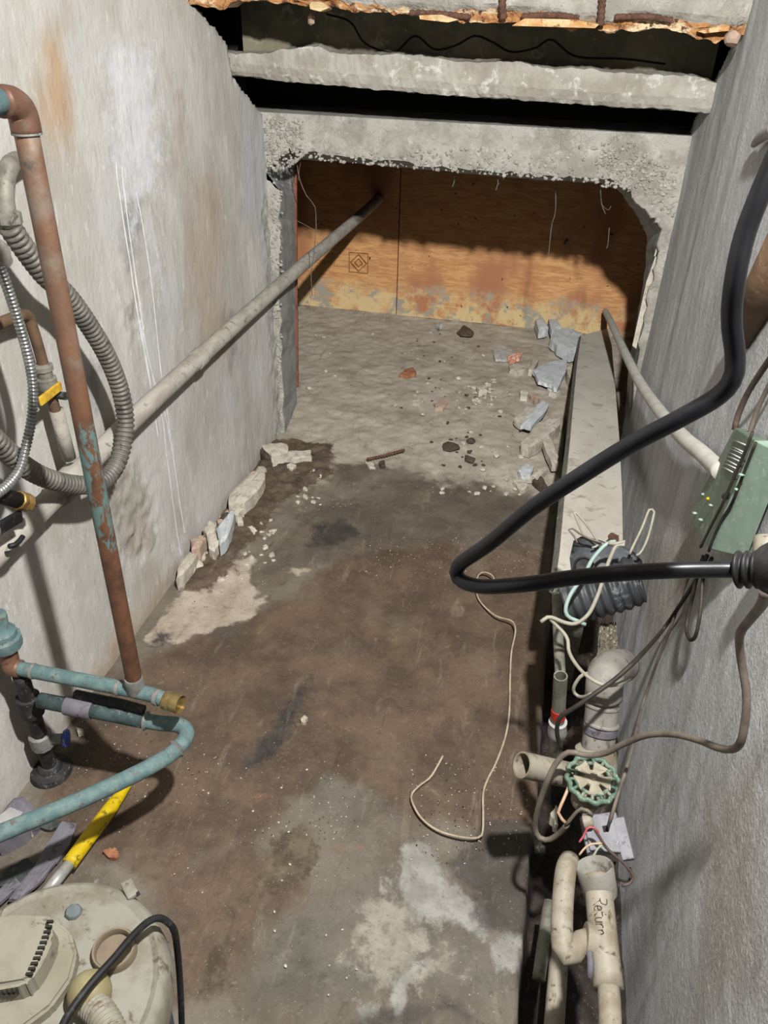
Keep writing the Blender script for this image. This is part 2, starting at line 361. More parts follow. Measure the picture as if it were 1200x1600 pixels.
def crumbly(name, spall):
    k = NT(name); n = k.noise(9, 6, .65)
    c = k.mix(k.rng(n, .38, .62), lin((182, 179, 170)), lin((152, 148, 138)))
    c = k.mix(k.math('MULTIPLY', k.rng(k.noise(26, 6, .75), .55, .7), .6), c, lin((212, 210, 204)))
    c = k.mix(k.math('MULTIPLY', k.rng(k.noise(40, 5, .7), .58, .7), .55), c, lin((112, 107, 98)))
    v = k.node('ShaderNodeTexVoronoi'); v.feature = 'DISTANCE_TO_EDGE'; v.inputs['Scale'].default_value = 52
    nz = k.node('ShaderNodeTexNoise'); nz.inputs['Scale'].default_value = 30; k.l(k.geo.outputs['Position'], nz.inputs['Vector'])
    mp = k.node('ShaderNodeVectorMath', operation='MULTIPLY_ADD'); k.l(nz.outputs['Color'], mp.inputs[0]); mp.inputs[1].default_value = (.03, .03, .03); k.l(k.geo.outputs['Position'], mp.inputs[2]); k.l(mp.outputs[0], v.inputs['Vector'])
    crack = k.math('MULTIPLY', k.rng(v.outputs['Distance'], 0.0, 0.10, 1.0, 0.0), k.rng(k.noise(7, 5, .6), .46, .58))
    c = k.mix(k.math('MULTIPLY', crack, .14), c, lin((112, 106, 96)))
    nb = k.bump(k.noise(60, 5, .7), .6, .006); nb = k.bump(crack, .35, -.006, nb); nb = k.bump(k.noise(28, 6, .75), .6, .012, nb)
    if spall:
        at = k.attr('spall')[0]; f = k.rng(k.math('ADD', at, k.math('MULTIPLY', k.math('SUBTRACT', k.noise(22, 5, .7), .5), .9)), .45, .6)
        r = k.mix(k.rng(k.noise(17, 5, .7, stretch=(.6, 1, 1.6)), .42, .52), lin((226, 204, 168)), lin((186, 134, 86)))
        r = k.mix(k.rng(k.noise(38, 5, .75), .52, .62), r, lin((98, 62, 44)))
        c = k.mix(f, c, r)
    return k.out(c, .95, nb)
M['lintel'] = crumbly('crumbling_lintel_concrete', False); M['beam_spall'] = crumbly('spalled_beam_concrete', True)
M['dark_soffit'] = simple('shade_toned_concrete', (132, 127, 106), (104, 100, 84), (154, 148, 128), sc=8, rough=0.95, bump=0.5, bs=40)  # concrete with the shade of the recesses put into its colour
M['void'] = simple('void_shade_black', (34, 31, 27), (26, 24, 21), None, sc=6, rough=1.0, bump=0.3, bs=30)  # near black stands in for deep shade in the gap above the lintel
M['aggregate'] = simple('crumbled_aggregate', (176, 174, 166), (156, 152, 142), (200, 196, 178), sc=30, rough=0.95, bump=0.5, bs=120)
M['flap'] = simple('grey_scuffed_plastic', (74, 77, 82), (96, 100, 106), (138, 144, 152), sc=12, rough=0.5, bump=0.1, bs=60)
M['straw'] = simple('frayed_fibre', (120, 112, 96), (80, 74, 64), (190, 184, 168), sc=90, rough=0.9, bump=0)

def riser_mat():
    k = NT('aged_copper_riser'); n = k.noise(22, 6, 0.7); n2 = k.noise(30, 6, 0.72, dist=0.5, stretch=(1.6, 1, .6))
    c = k.mix(k.rng(n, 0.4, 0.65), lin((122, 84, 62)), lin((94, 66, 52)))
    sp = k.node('ShaderNodeSeparateXYZ'); k.l(k.geo.outputs['Position'], sp.inputs[0]); z = sp.outputs[2]
    band = k.math('MULTIPLY', k.rng(z, 0.62, 0.80), k.math('SUBTRACT', 1.0, k.rng(z, 0.95, 1.12)))
    f = k.rng(k.math('ADD', k.math('MULTIPLY', band, 0.22), n2), 0.68, 0.76)
    c = k.mix(f, c, lin((108, 136, 134)))
    up = k.rng(z, 0.95, 1.15); g = k.math('MULTIPLY', up, k.rng(k.noise(7, 5, .6), 0.48, 0.6))
    c = k.mix(g, c, lin((132, 129, 122)))
    c = k.mix(k.math('MULTIPLY', up, 0.4), c, lin((146, 116, 94)))
    c = k.mix(k.rng(k.noise(34, 6, .75), .60, .72), c, lin((84, 88, 82)))
    return k.out(c, 0.6, k.bump(k.noise(150, 4), 0.2, 0.003), 0.15)
M['riser'] = riser_mat()

def plywood_mat(name, shift):
    k = NT(name); pos = k.geo.outputs['Position']
    sp = k.node('ShaderNodeSeparateXYZ'); k.l(pos, sp.inputs[0]); z = sp.outputs[2]
    g = k.noise(6 + shift, 6, 0.65, dist=1.2, stretch=(1.4, 1, 9))
    c = k.mix(k.rng(g, 0.35, 0.65), lin((204, 156, 102)), lin((172, 120, 76)))
    big = k.noise(2.3 + shift, 3, 0.5, stretch=(1.5, 1, .7)); c = k.mix(k.rng(big, 0.45, 0.62), c, lin((164, 110, 76)))
    edge = k.math('ADD', z, k.math('MULTIPLY', k.math('SUBTRACT', k.noise(11, 6, 0.7), 0.5), 0.30))
    low = k.math('MULTIPLY', k.math('SUBTRACT', 1.0, k.rng(edge, 0.08, 0.19)), k.rng(k.noise(4.5 + shift, 5, .65), .40, .52)); c = k.mix(low, c, lin((200, 176, 128)))
    cem = k.math('MULTIPLY', k.math('SUBTRACT', 1.0, k.rng(edge, 0.10, 0.22)), k.rng(k.noise(7, 6, 0.7), 0.5, 0.58)); c = k.mix(cem, c, lin((148, 142, 128)))
    sp2 = k.rng(k.noise(20, 3, 0.5), 0.70, 0.74); c = k.mix(sp2, c, lin((54, 40, 30)))
    return k.out(c, 0.75, k.bump(g, 0.1, 0.004))
M['ply1'] = plywood_mat('stained_plywood', 0.0); M['ply2'] = plywood_mat('stained_plywood_reddish', 0.7)

def masked(name, base, layers, bumps, rough=0.85, post=None):
    """base: colour socket builder; layers: (attr, channel, colour a, colour b, noise scale, amount, lo, hi, opacity)"""
    k = NT(name); c = base(k); cache = {}
    for at, ch, ca, cb, ns, amt, lo, hi, op in layers:
        if at not in cache: cache[at] = k.attr(at)
        m = cache[at][ch]; nz = k.noise(ns, 7, 0.68, dist=0.3)
        f = k.rng(k.math('ADD', m, k.math('MULTIPLY', k.math('SUBTRACT', nz, 0.5), amt)), lo, hi)
        if op < 1: f = k.math('MULTIPLY', f, op)
        cc = k.mix(k.rng(k.noise(ns * 0.6, 6, 0.7), 0.38, 0.64), lin(ca), lin(cb))
        c = k.mix(f, c, cc)
    if post: c = post(k, c)
    nor = None
    for sc, st, dist, stretch in bumps: nor = k.bump(k.noise(sc, 5, 0.65, stretch=stretch), st, dist, nor)
    return k.out(c, rough, nor)

# ------------------------------------------------------------------ structure: floor
def grid(name, U, V, fn, material, kind='structure', keep=None):
    uu, vv = np.meshgrid(U, V, indexing='ij'); pos, masks = fn(uu, vv)
    nu, nv = len(U), len(V); idx = np.arange(nu * nv).reshape(nu, nv)
    q = np.stack([idx[:-1, :-1], idx[1:, :-1], idx[1:, 1:], idx[:-1, 1:]], -1).reshape(-1, 4)
    me = bpy.data.meshes.new(name); me.vertices.add(nu * nv); me.vertices.foreach_set('co', pos.reshape(-1))
    me.loops.add(len(q) * 4); me.loops.foreach_set('vertex_index', q.reshape(-1))
    me.polygons.add(len(q)); me.polygons.foreach_set('loop_start', np.arange(len(q)) * 4)
    me.update(calc_edges=True); me.polygons.foreach_set('use_smooth', [True] * len(q))
    for an, arr in masks.items():
        a = me.color_attributes.new(an, 'FLOAT_COLOR', 'POINT'); full = np.ones((nu * nv, 4), np.float32); full[:, :3] = arr.reshape(-1, 3)
        a.data.foreach_set('color', full.reshape(-1))
    me.materials.append(material); o = bpy.data.objects.new(name, me); COL.objects.link(o); o['kind'] = kind
    WORG[o.name] = np.zeros(3); return o
def region(X, Y, polys, wdt, plane, val, warp=0.03, s=0, sc=7.0):
    dx = (fbm(X * sc, Y * sc, s) - 0.5) * warp * 2; dy = (fbm(X * sc, Y * sc, s + 50) - 0.5) * warp * 2
    m = np.zeros(X.shape)
    for pl in polys:
        wp = [P(a, b, **{plane: val}) for a, b in pl]
        ii = {'z': (0, 1), 'x': (1, 2), 'y': (0, 2)}[plane]; wp = [(p[ii[0]], p[ii[1]]) for p in wp]
        m = np.maximum(m, np.clip(0.5 + sdist(X + dx, Y + dy, wp) / wdt, 0, 1))
    return m

def floor_fn(X, Y):
    Z = (fbm(X * 3, Y * 3, 3) - 0.5) * 0.014 + (fbm(X * 26, Y * 26, 9) - 0.5) * 0.006
    far = np.clip((Y - 2.45) / 0.25, 0, 1); Z += far * (fbm(X * 22, Y * 22, 21) - 0.45) * 0.012
    te = 0.135 + (fbm(Y * 5, Y * 0, 31) - 0.5) * 0.03
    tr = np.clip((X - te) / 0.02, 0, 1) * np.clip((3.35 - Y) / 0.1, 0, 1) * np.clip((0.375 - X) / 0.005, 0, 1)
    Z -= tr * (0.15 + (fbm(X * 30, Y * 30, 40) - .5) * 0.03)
    rub = region(X, Y, [[(275, 930), (350, 800), (410, 690), (520, 690), (520, 740), (430, 790), (400, 850), (330, 930)]], 0.10, 'z', 0, 0.04, 5)
    Z += rub * (0.012 + (fbm(X * 30, Y * 30, 61) - 0.4) * 0.03)
    brown = region(X, Y, [[(160, 1060), (300, 985), (440, 940), (560, 850), (720, 830), (850, 860), (850, 1320), (770, 1330), (640, 1290), (500, 1230), (430, 1300), (330, 1360), (250, 1400), (90, 1330), (60, 1210)],
                           [(230, 1390), (400, 1300), (480, 1370), (330, 1600), (260, 1600)]], 0.10, 'z', 0, 0.06, 1)
    pale = region(X, Y, [[(225, 1000), (280, 915), (345, 880), (410, 870), (405, 905), (395, 925), (420, 930), (385, 968), (330, 975), (290, 1000), (240, 1015)],
                         [(452, 893), (470, 884), (488, 888), (474, 898)]], 0.07, 'z', 0, 0.06, 2)
    grey = region(X, Y, [[(615, 1340), (665, 1325), (700, 1385), (760, 1440), (745, 1490), (660, 1450), (615, 1400)], [(735, 1390), (752, 1385), (748, 1420), (735, 1425)],
                         [(745, 1480), (830, 1450), (820, 1510), (765, 1530)], [(560, 1560), (590, 1560), (610, 1600), (560, 1600)], [(615, 1510), (650, 1510), (640, 1600), (615, 1590)]], 0.06, 'z', 0, 0.05, 3)
    dwet = region(X, Y, [[(760, 1290), (850, 1280), (850, 1480), (745, 1480), (752, 1395), (700, 1340)], [(560, 1560), (700, 1570), (750, 1600), (520, 1600)]], 0.08, 'z', 0, 0.04, 4)
    smud = region(X, Y, [[(485, 815), (540, 808), (580, 840), (520, 860), (480, 850)], [(385, 1200), (400, 1150), (450, 1090), (495, 1050), (480, 1090), (455, 1150), (430, 1185), (395, 1210)], [(225, 1000), (250, 985), (280, 990), (230, 1020)]], 0.10, 'z', 0, 0.05, 6)
    dust = region(X, Y, [[(380, 760), (420, 690), (440, 480), (1000, 480), (1000, 700), (900, 780), (780, 765), (640, 740), (560, 720), (520, 750), (450, 780)]], 0.30, 'z', 0, 0.10, 7)
    dark2 = region(X, Y, [[(480, 790), (620, 745), (760, 760), (880, 790), (850, 860), (700, 850), (560, 870), (470, 890), (430, 930), (380, 1000), (280, 1010), (400, 930), (410, 880)]], 0.10, 'z', 0, 0.05, 8)
    mid = region(X, Y, [[(430, 1130), (560, 1150), (650, 1150), (640, 1260), (560, 1300), (450, 1280)], [(440, 1400), (600, 1330), (850, 1500), (840, 1600), (330, 1600), (400, 1480)]], 0.16, 'z', 0, 0.08, 9)
    scum = region(X, Y, [[(330, 1440), (400, 1330), (460, 1290), (500, 1320), (480, 1390), (400, 1400), (340, 1470)], [(300, 1480), (340, 1450), (380, 1530), (330, 1600), (300, 1600)]], 0.10, 'z', 0, 0.06, 12)
    red = region(X, Y, [[(390, 1240), (425, 1238), (430, 1250), (395, 1256)], [(500, 1320), (570, 1318), (570, 1332), (505, 1335)]], 0.04, 'z', 0, 0.01, 13)
    crust = region(X, Y, [[(540, 1400), (620, 1330), (700, 1450), (760, 1560), (620, 1600), (560, 1560), (500, 1500)]], 0.2, 'z', 0, 0.06, 14)
    return np.stack([X, Y, Z], -1), {'m1': np.stack([brown, pale, grey], -1), 'm2': np.stack([dwet, smud, dust], -1), 'm3': np.stack([rub, dark2, mid], -1), 'm5': np.stack([tr, tr, tr], -1), 'm4': np.stack([scum, red, crust], -1)}
def floor_base(k):
    c = k.mix(k.rng(k.noise(5, 7, 0.65), 0.38, 0.62), lin((120, 112, 100)), lin((98, 88, 76)))
    return k.mix(k.rng(k.noise(30, 6, 0.75), 0.6, 0.72), c, lin((150, 142, 128)))
def floor_post(k, c):
    def ov(c, f, q, amt): return k.mix(k.math('MULTIPLY', f, amt), c, lin(q))
    st = k.noise(9, 7, 0.72, stretch=(2.6, .55, 1), dist=.5)
    c = ov(c, k.rng(st, .56, .74), (58, 46, 36), .50); c = ov(c, k.rng(st, .44, .28), (168, 156, 136), .30)
    g = k.noise(95, 6, 0.8); c = ov(c, k.rng(g, .57, .68), (46, 39, 32), .55); c = ov(c, k.rng(g, .43, .30), (186, 176, 158), .25)
    q = k.noise(24, 7, .78, dist=.6); c = ov(c, k.rng(q, .56, .66), (60, 51, 43), .42); c = ov(c, k.rng(q, .42, .32), (176, 166, 150), .2)
    b = k.noise(2.6, 5, .62); c = ov(c, k.rng(b, .55, .72), (70, 62, 54), .35); c = ov(c, k.rng(b, .45, .30), (150, 140, 122), .25)
    p = k.noise(210, 2, .5); return ov(c, k.rng(p, .72, .76), (214, 206, 190), .6)
M['floor'] = masked('stained_concrete_floor', floor_base, [
    ('m3', 2, (112, 107, 97), (88, 83, 74), 9, 0.9, 0.40, 0.95, 0.85),
    ('m1', 0, (106, 87, 70), (78, 63, 51), 9, 0.9, 0.35, 0.85, 0.92),
    ('m3', 1, (88, 80, 71), (108, 97, 84), 12, 1.0, 0.38, 0.85, 0.85),
    ('m2', 2, (190, 181, 166), (168, 158, 141), 12, 0.9, 0.34, 0.74, 1.0),
    ('m1', 1, (186, 174, 158), (164, 149, 132), 20, 1.1, 0.44, 0.68, 0.95),
    ('m4', 2, (166, 160, 148), (140, 135, 124), 26, 1.5, 0.68, 0.98, 0.85),
    ('m1', 2, (164, 163, 157), (138, 136, 130), 22, 1.2, 0.44, 0.70, 0.9),
    ('m2', 0, (74, 68, 64), (60, 54, 50), 14, 0.8, 0.40, 0.72, 0.85),
    ('m4', 0, (70, 58, 42), (110, 98, 78), 30, 1.2, 0.60, 0.78, 0.85),
    ('m4', 1, (146, 100, 84), (128, 96, 82), 40, 1.4, 0.5, 0.9, 0.5),
    ('m2', 1, (46, 44, 44), (66, 62, 58), 30, 1.0, 0.42, 0.80, 0.9),
    ('m3', 0, (98, 82, 66), (74, 60, 48), 40, 0.9, 0.42, 0.66, 0.95),
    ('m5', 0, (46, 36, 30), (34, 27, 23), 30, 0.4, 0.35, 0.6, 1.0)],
    [(55, 0.35, 0.006, None), (260, 0.4, 0.002, None)], 0.72, floor_post)
floor_o = grid('floor', np.arange(-1.75, 0.62, 0.0085), np.arange(-1.0, 4.5, 0.0095), floor_fn, M['floor'])

# ------------------------------------------------------------------ structure: side walls
WL, WR = -1.065, 0.36
def wl_fn(Y, Z):
    X = np.full(Y.shape, WL) + (fbm(Y * 2.2, Z * 1.6, 71) - 0.5) * 0.016 + (fbm(Y * 22, Z * 12, 72) - 0.5) * 0.003
    rg = lambda pl, wd, wp=0.03, s=0: region(Y, Z, pl, wd * 1.6, 'x', WL, wp, s)
    white = rg([[(150, 60), (250, 60), (262, 330), (225, 330), (215, 420), (195, 330), (165, 250)], [(222, 270), (245, 300), (262, 470), (245, 470)], [(268, 840), (300, 810), (300, 880), (275, 900)]], 0.16, 0.05, 1)
    brown = rg([[(290, 260), (350, 250), (375, 520), (360, 600), (310, 560), (280, 400)], [(255, 100), (290, 120), (300, 300), (260, 250)]], 0.22, 0.06, 2)
    smud = rg([[(188, 330), (225, 330), (222, 400), (205, 430), (190, 400)], [(352, 500), (368, 480), (372, 560), (358, 610)], [(120, 560), (165, 570), (140, 640)]], 0.10, 0.05, 3)
    pil = rg([[(372, 115), (400, 170), (440, 190), (445, 650), (420, 560), (405, 380), (375, 330)]], 0.10, 0.04, 4)
    tan = rg([[(150, 1060), (280, 880), (290, 890), (230, 1000), (160, 1110), (110, 1160)], [(160, 740), (185, 760), (180, 800), (160, 790)], [(60, 20), (110, 30), (110, 230), (60, 200)]], 0.22, 0.08, 5)
    spa = rg([[(165, 780), (200, 720), (235, 760), (240, 850), (210, 890), (185, 850)], [(195, 480), (215, 470), (212, 520), (200, 510)]], 0.10, 0.05, 6)
    X += spa * (fbm(Y * 45, Z * 45, 77) - 0.6) * 0.03
    edge = np.clip((Y - 2.70) / 0.08, 0, 1) * np.clip((1.05 - Z) / .1, 0, 1)
    X += edge * (fbm(Y * 60, Z * 40, 78) - 0.5) * 0.02
    line = np.where(Y < 2.27, 9.0, np.where(Y < 2.55, 1.585 - 0.44 * (Y - 2.29), np.where(Y < 2.60, 1.47 - 3.0 * (Y - 2.55), 1.368 - 0.57 * (Y - 2.60)))) + (fbm(Y * 30, Y * 0, 79) - .47) * .02
    over = np.maximum(0, Z - line); X -= over * 0.9; Z0 = Z; Z = Z - over * (1 - .02)
    low = np.clip(0.5 - (Z - 0.06) / 0.16, 0, 1)
    strk = np.clip(0.5 + (vnoise(Y * 46, Z * 1.4, 90) - 0.68) * 2.2, 0, 1)
    return np.stack([X, Y, Z], -1), {'m1': np.stack([white, brown, smud], -1), 'm2': np.stack([pil, tan, spa], -1), 'm3': np.stack([low, strk, edge], -1)}
def wl_base(k):
    c = k.mix(k.rng(k.noise(3.2, 6, 0.6, stretch=(1, 1.4, .6)), 0.38, 0.62), lin((206, 204, 199)), lin((188, 184, 176)))
    c = k.mix(k.math('MULTIPLY', k.rng(k.noise(16, 7, 0.75, stretch=(1, 1.6, .5)), 0.54, 0.72), 0.45), c, lin((160, 154, 142)))
    return k.mix(k.math('MULTIPLY', k.rng(k.noise(38, 6, 0.75, stretch=(1, 1, .35)), 0.57, 0.66), 0.6), c, lin((226, 224, 218)))
def wall_post(k, c):
    def ov(c, f, q, amt): return k.mix(k.math('MULTIPLY', f, amt), c, lin(q))
    st = k.noise(14, 7, 0.74, stretch=(1, 1.8, .35), dist=.3)
    c = ov(c, k.rng(st, .56, .76), (120, 112, 100), .45); c = ov(c, k.rng(st, .44, .26), (236, 236, 234), .4)
    g = k.noise(60, 6, 0.8, stretch=(1, 1, .6)); c = ov(c, k.rng(g, .60, .74), (112, 104, 92), .4)
    b = k.noise(2.4, 4, .6); c = ov(c, k.rng(b, .52, .70), (168, 156, 138), .4); return ov(c, k.rng(b, .46, .30), (196, 200, 204), .4)
M['wall_left'] = masked('stained_plaster_left', wl_base, [
    ('m2', 1, (190, 156, 118), (178, 150, 118), 7, 0.6, 0.32, 0.75, 0.85),
    ('m2', 0, (196, 199, 203), (180, 184, 190), 12, 0.8, 0.4, 0.75, 0.6),
    ('m1', 1, (186, 164, 140), (172, 154, 134), 12, 0.9, 0.45, 0.8, 0.6),
    ('m3', 0, (150, 140, 124), (170, 160, 146), 12, 0.8, 0.45, 0.85, 0.5),
    ('m1', 2, (128, 128, 128), (150, 148, 144), 14, 0.8, 0.36, 0.75, 0.85),
    ('m1', 0, (230, 232, 236), (216, 218, 222), 36, 1.3, 0.42, 0.88, 0.75),
    ('m2', 2, (178, 170, 156), (150, 142, 130), 30, 0.6, 0.45, 0.7, 0.9),
    ('m3', 2, (196, 194, 188), (150, 148, 142), 40, 0.6, 0.45, 0.7, 0.9)],
    [(14, 0.22, 0.02, (1, 1, .5)), (70, 0.35, 0.006, (1, 1, .45)), (240, 0.25, 0.002, None)], 0.85, wall_post)
wall_left = grid('wall_left', np.arange(-1.0, 2.835, 0.012), np.arange(-0.05, 2.5, 0.012), wl_fn, M['wall_left'])

def wr_fn(Y, Z):
    X = np.full(Y.shape, WR) + (fbm(Y * 2.5, Z * 1.2, 171) - 0.5) * 0.014 + (fbm(Y * 7, Z * 1.6, 173) - 0.5) * 0.007
    X += (fbm(Y * 60, Z * 40, 172) - 0.5) * 0.003
    end = np.clip((Y - 2.86) / 0.05, 0, 1); X += end * 0.03 * (fbm(Y * 30, Z * 30, 178) - 0.2)
    line = np.where(Y < 2.38, 9.0, 1.555 - 0.57 * (Y - 2.40)) + (fbm(Y * 30, Y * 0, 179) - .47) * .015
    over = np.maximum(0, Z - line); X += over * 0.9; Z = Z - over * (1 - .02)
    strk = np.clip(0.5 + (vnoise(Y * 30, Z * 1.1, 190) - 0.62) * 2.0, 0, 1)
    light = np.clip(0.5 + (vnoise(Y * 17 + 5, Z * 0.9, 191) - 0.66) * 2.2, 0, 1)
    olive_shade = region(Y, Z, [[(1000, 850), (1090, 800), (1140, 900), (1060, 1010), (1010, 1050)], [(1100, 1250), (1200, 1180), (1200, 1600), (1090, 1600)]], 0.2, 'x', WR, 0.05, 5)  # olive tone paints the shade below the green box and at lower right
    return np.stack([X, Y, Z], -1), {'m1': np.stack([strk, light, olive_shade], -1)}
def wr_base(k):
    c = k.mix(k.rng(k.noise(3, 6, 0.6, stretch=(1, 1.6, .6)), 0.38, 0.62), lin((222, 223, 226)), lin((200, 200, 201)))
    c = k.mix(k.math('MULTIPLY', k.rng(k.noise(150, 5, 0.7), 0.52, 0.66), 0.5), c, lin((196, 196, 196)))
    return k.mix(k.math('MULTIPLY', k.rng(k.noise(120, 5, 0.7, stretch=(1, 1, .8)), 0.40, 0.32), 0.35), c, lin((120, 118, 112)))
def wr_post(k, c):
    def ov(c, f, q, amt): return k.mix(k.math('MULTIPLY', f, amt), c, lin(q))
    g = k.noise(135, 5, .7); c = ov(c, k.rng(g, .54, .66), (250, 250, 250), .5); c = ov(c, k.rng(g, .46, .34), (136, 134, 130), .45)
    st = k.noise(11, 6, .7, stretch=(1, 1.7, .3), dist=.3); c = ov(c, k.rng(st, .54, .72), (152, 151, 150), .45); return ov(c, k.rng(st, .46, .30), (240, 241, 244), .4)
M['wall_right'] = masked('rough_grey_stucco_right', wr_base, [
    ('m1', 0, (172, 171, 170), (160, 158, 155), 20, 0.9, 0.4, 1.0, 0.4),
    ('m1', 1, (240, 242, 246), (226, 228, 232), 20, 0.9, 0.5, 1.0, 0.45),
    ('m1', 2, (172, 163, 142), (160, 152, 134), 7, 0.5, 0.3, 0.8, 0.5)],
    [(12, 0.10, 0.02, (1, 1.3, .35)), (60, 0.35, 0.008, (1, 1, .7)), (135, 0.85, 0.006, None)], 0.9, wr_post)
wall_right = grid('wall_right', np.arange(-1.0, 3.0, 0.012), np.arange(-0.16, 2.5, 0.012), wr_fn, M['wall_right'])

# ------------------------------------------------------------------ structure: end wall with its opening
YF, YB = 2.82, 3.12
front = [(446, 700), (441, 600), (438, 480), (437, 380), (436, 300), (414, 272), (420, 262), (452, 234), (462, 236), (560, 247), (640, 256), (720, 264), (800, 271), (880, 279), (945, 280), (975, 292), (990, 312), (1018, 340), (1033, 362), (1022, 420), (1010, 480), (995, 560), (985, 700)]
back = [(463, 640), (463, 590), (462, 480), (461, 380), (460, 310), (459, 290), (459, 262), (462, 250), (470, 250), (560, 255), (640, 263), (720, 270), (800, 277), (880, 284), (940, 286), (965, 296), (980, 315), (1000, 345), (1012, 370), (1008, 425), (998, 480), (984, 560), (976, 690)]
def dens(px, yv, jit, seed):
    rg = random.Random(seed); q = [P(a, b, y=yv) for a, b in px]; q[0][2] = q[-1][2] = -0.13; out = []
    for i in range(len(q) - 1):
        m = 6
        for t in range(m):
            p = q[i] + (q[i + 1] - q[i]) * t / m
            out.append(p + np.array([rg.uniform(-jit, jit), 0, rg.uniform(-jit, jit)]))
    out.append(q[-1]); return out
fo, bo = dens(front, YF, 0.007, 1), dens(back, YB, 0.003, 2)
def wall_shell():
    n = len(fo); V = []; Fs = []
    def outer(p, t):                          # outer boundary spread round the opening, left-bottom over the top to right-bottom
        return None
    # outer rectangle sampled so that every inner point has its partner
    xl, xr, zt = -1.9, 0.9, 1.252
    ol = []
    cx0 = (fo[0][0] + fo[-1][0]) / 2
    for p in fo:
        dx, dz = p[0] - cx0, p[2] - 0.2; L = []
        if dx > 1e-6: L.append((xr - cx0) / dx)
        if dx < -1e-6: L.append((xl - cx0) / dx)
        if dz > 1e-6: L.append((zt - 0.2) / dz)
        t = min(L); ol.append(np.array([cx0 + dx * t, 0, 0.2 + dz * t]))
    ring = 7
    for k in range(ring + 1):
        s = (k / ring) ** 2.2
        for a, b in zip(fo, ol):
            V.append([a[0] + (b[0] - a[0]) * s, YF + (0.0 if k else 0.004), a[2] + (b[2] - a[2]) * s])
    for k in range(ring):
        for i in range(n - 1): Fs.append((k * n + i, k * n + i + 1, (k + 1) * n + i + 1, (k + 1) * n + i))
    o = len(V)
    for b in ol: V.append([b[0], YB, b[2]])
    for p in bo: V.append([p[0], YB, p[2]])
    for i in range(n - 1):
        Fs.append((ring * n + i, ring * n + i + 1, o + i + 1, o + i)); Fs.append((o + i, o + i + 1, o + n + i + 1, o + n + i))
    return V, Fs, n
V_, F_, nin = wall_shell()
end_wall = recalc(link_mesh('wall_end', V_, F_, M['lintel'], None, loc=(0, 0, 0), smooth=False, kind='structure'))
V2, F2 = [], []                               # inner faces of the opening
for i, (a, b) in enumerate(zip(fo, bo)): V2 += [a, a + (b - a) * 0.5, b]
for i in range(nin - 1):
    for k in range(2): F2.append((3 * i + k, 3 * i + k + 1, 3 * i + 3 + k + 1, 3 * i + 3 + k))
recalc(link_mesh('opening_reveal', V2, F2, M['reveal'], end_wall, smooth=False))
# crumbled aggregate along the lower edge of the lintel and the corners
geos = []
def lump(px, py, r, i, yv=YF):
    c = P(px, py, y=yv - 0.002); return rock_geo(c, (r * random.uniform(.8, 1.5), r * 0.45, r * random.uniform(.6, 1)), 500 + i, 1)
for i in range(1150):
    u = random.random(); r = random.uniform(0.003, 0.0105)
    if i < 330: px, py = random.uniform(408, 475), random.uniform(186, 268); py = min(py, 268 - max(0, px - 440) * 0.75)
    elif i < 700:
        px = random.uniform(470, 1000); py = 247 + (px - 460) * 0.082 - random.random() ** 2.0 * (10 + (px - 460) * 0.10)
    elif i < 1010:
        px = random.uniform(940, 1058); py = random.uniform(222, 296) + max(0, px - 985) * 0.62
    else: px, py = random.uniform(424, 441), random.uniform(280, 660)
    geos.append(lump(px, py, r, i))
many('exposed_aggregate', geos, M['aggregate'], end_wall)['kind'] = 'stuff'
tr = [(461, 262), (462, 420), (464, 604)]
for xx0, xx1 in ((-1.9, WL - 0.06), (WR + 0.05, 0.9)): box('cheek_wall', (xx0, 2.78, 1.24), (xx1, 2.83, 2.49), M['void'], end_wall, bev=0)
a0 = [P(*p, y=YB + 0.012) for p in tr]
tube('trim_1', a0, 0.0085, M['redtrim'], n=6)['kind'] = 'structure'

# space behind the opening: plywood panels and its enclosure
wb = box('wall_back', (-1.9, 4.46, -0.1), (0.9, 4.56, 1.9), M['dark_soffit'], bev=0); wb['kind'] = 'structure'
seam = P(620, 440, y=4.43)[0] + 0.003
lab(box('plywood_panel', (-1.9, 4.43, 0.0), (seam - 0.003, 4.458, 1.9), M['ply1'], wb, bev=0.002), 'orange plywood panel with a stamped diamond')
lab(box('plywood_panel', (seam + 0.003, 4.425, 0.0), (0.9, 4.453, 1.9), M['ply2'], wb, bev=0.002), 'reddish plywood panel splashed with grey cement')
dm = P(560, 411, y=4.424)
def ring2(c, r, wdt, n=4, rot=0):
    V, Fs = [], []
    for k in range(n):
        th = rot + 2 * math.pi * k / n
        for rr in (r, r - wdt):
            V.append(c + np.array([rr * math.cos(th), 0, rr * math.sin(th)])); V.append(c + np.array([rr * math.cos(th), 0.008, rr * math.sin(th)]))
    for k in range(n):
        a, b = 4 * k, 4 * ((k + 1) % n); Fs += [(a, b, b + 2, a + 2), (a, a + 1, b + 1, b), (a + 2, b + 2, b + 3, a + 3)]
    return V, Fs
many('diamond_stamp', [ring2(dm, 0.052, 0.007), ring2(dm, 0.026, 0.006), ring2(dm, 0.082, 0.004, 4, math.pi / 4)], M['stamp'], wb)
ws = box('wall_back_left', (-1.95, 3.1, -0.1), (-1.87, 4.6, 1.9), M['dark_soffit'], bev=0); ws['kind'] = 'structure'
ws = box('wall_back_right', (0.87, 2.9, -0.1), (0.95, 4.6, 1.9), M['dark_soffit'], bev=0); ws['kind'] = 'structure'

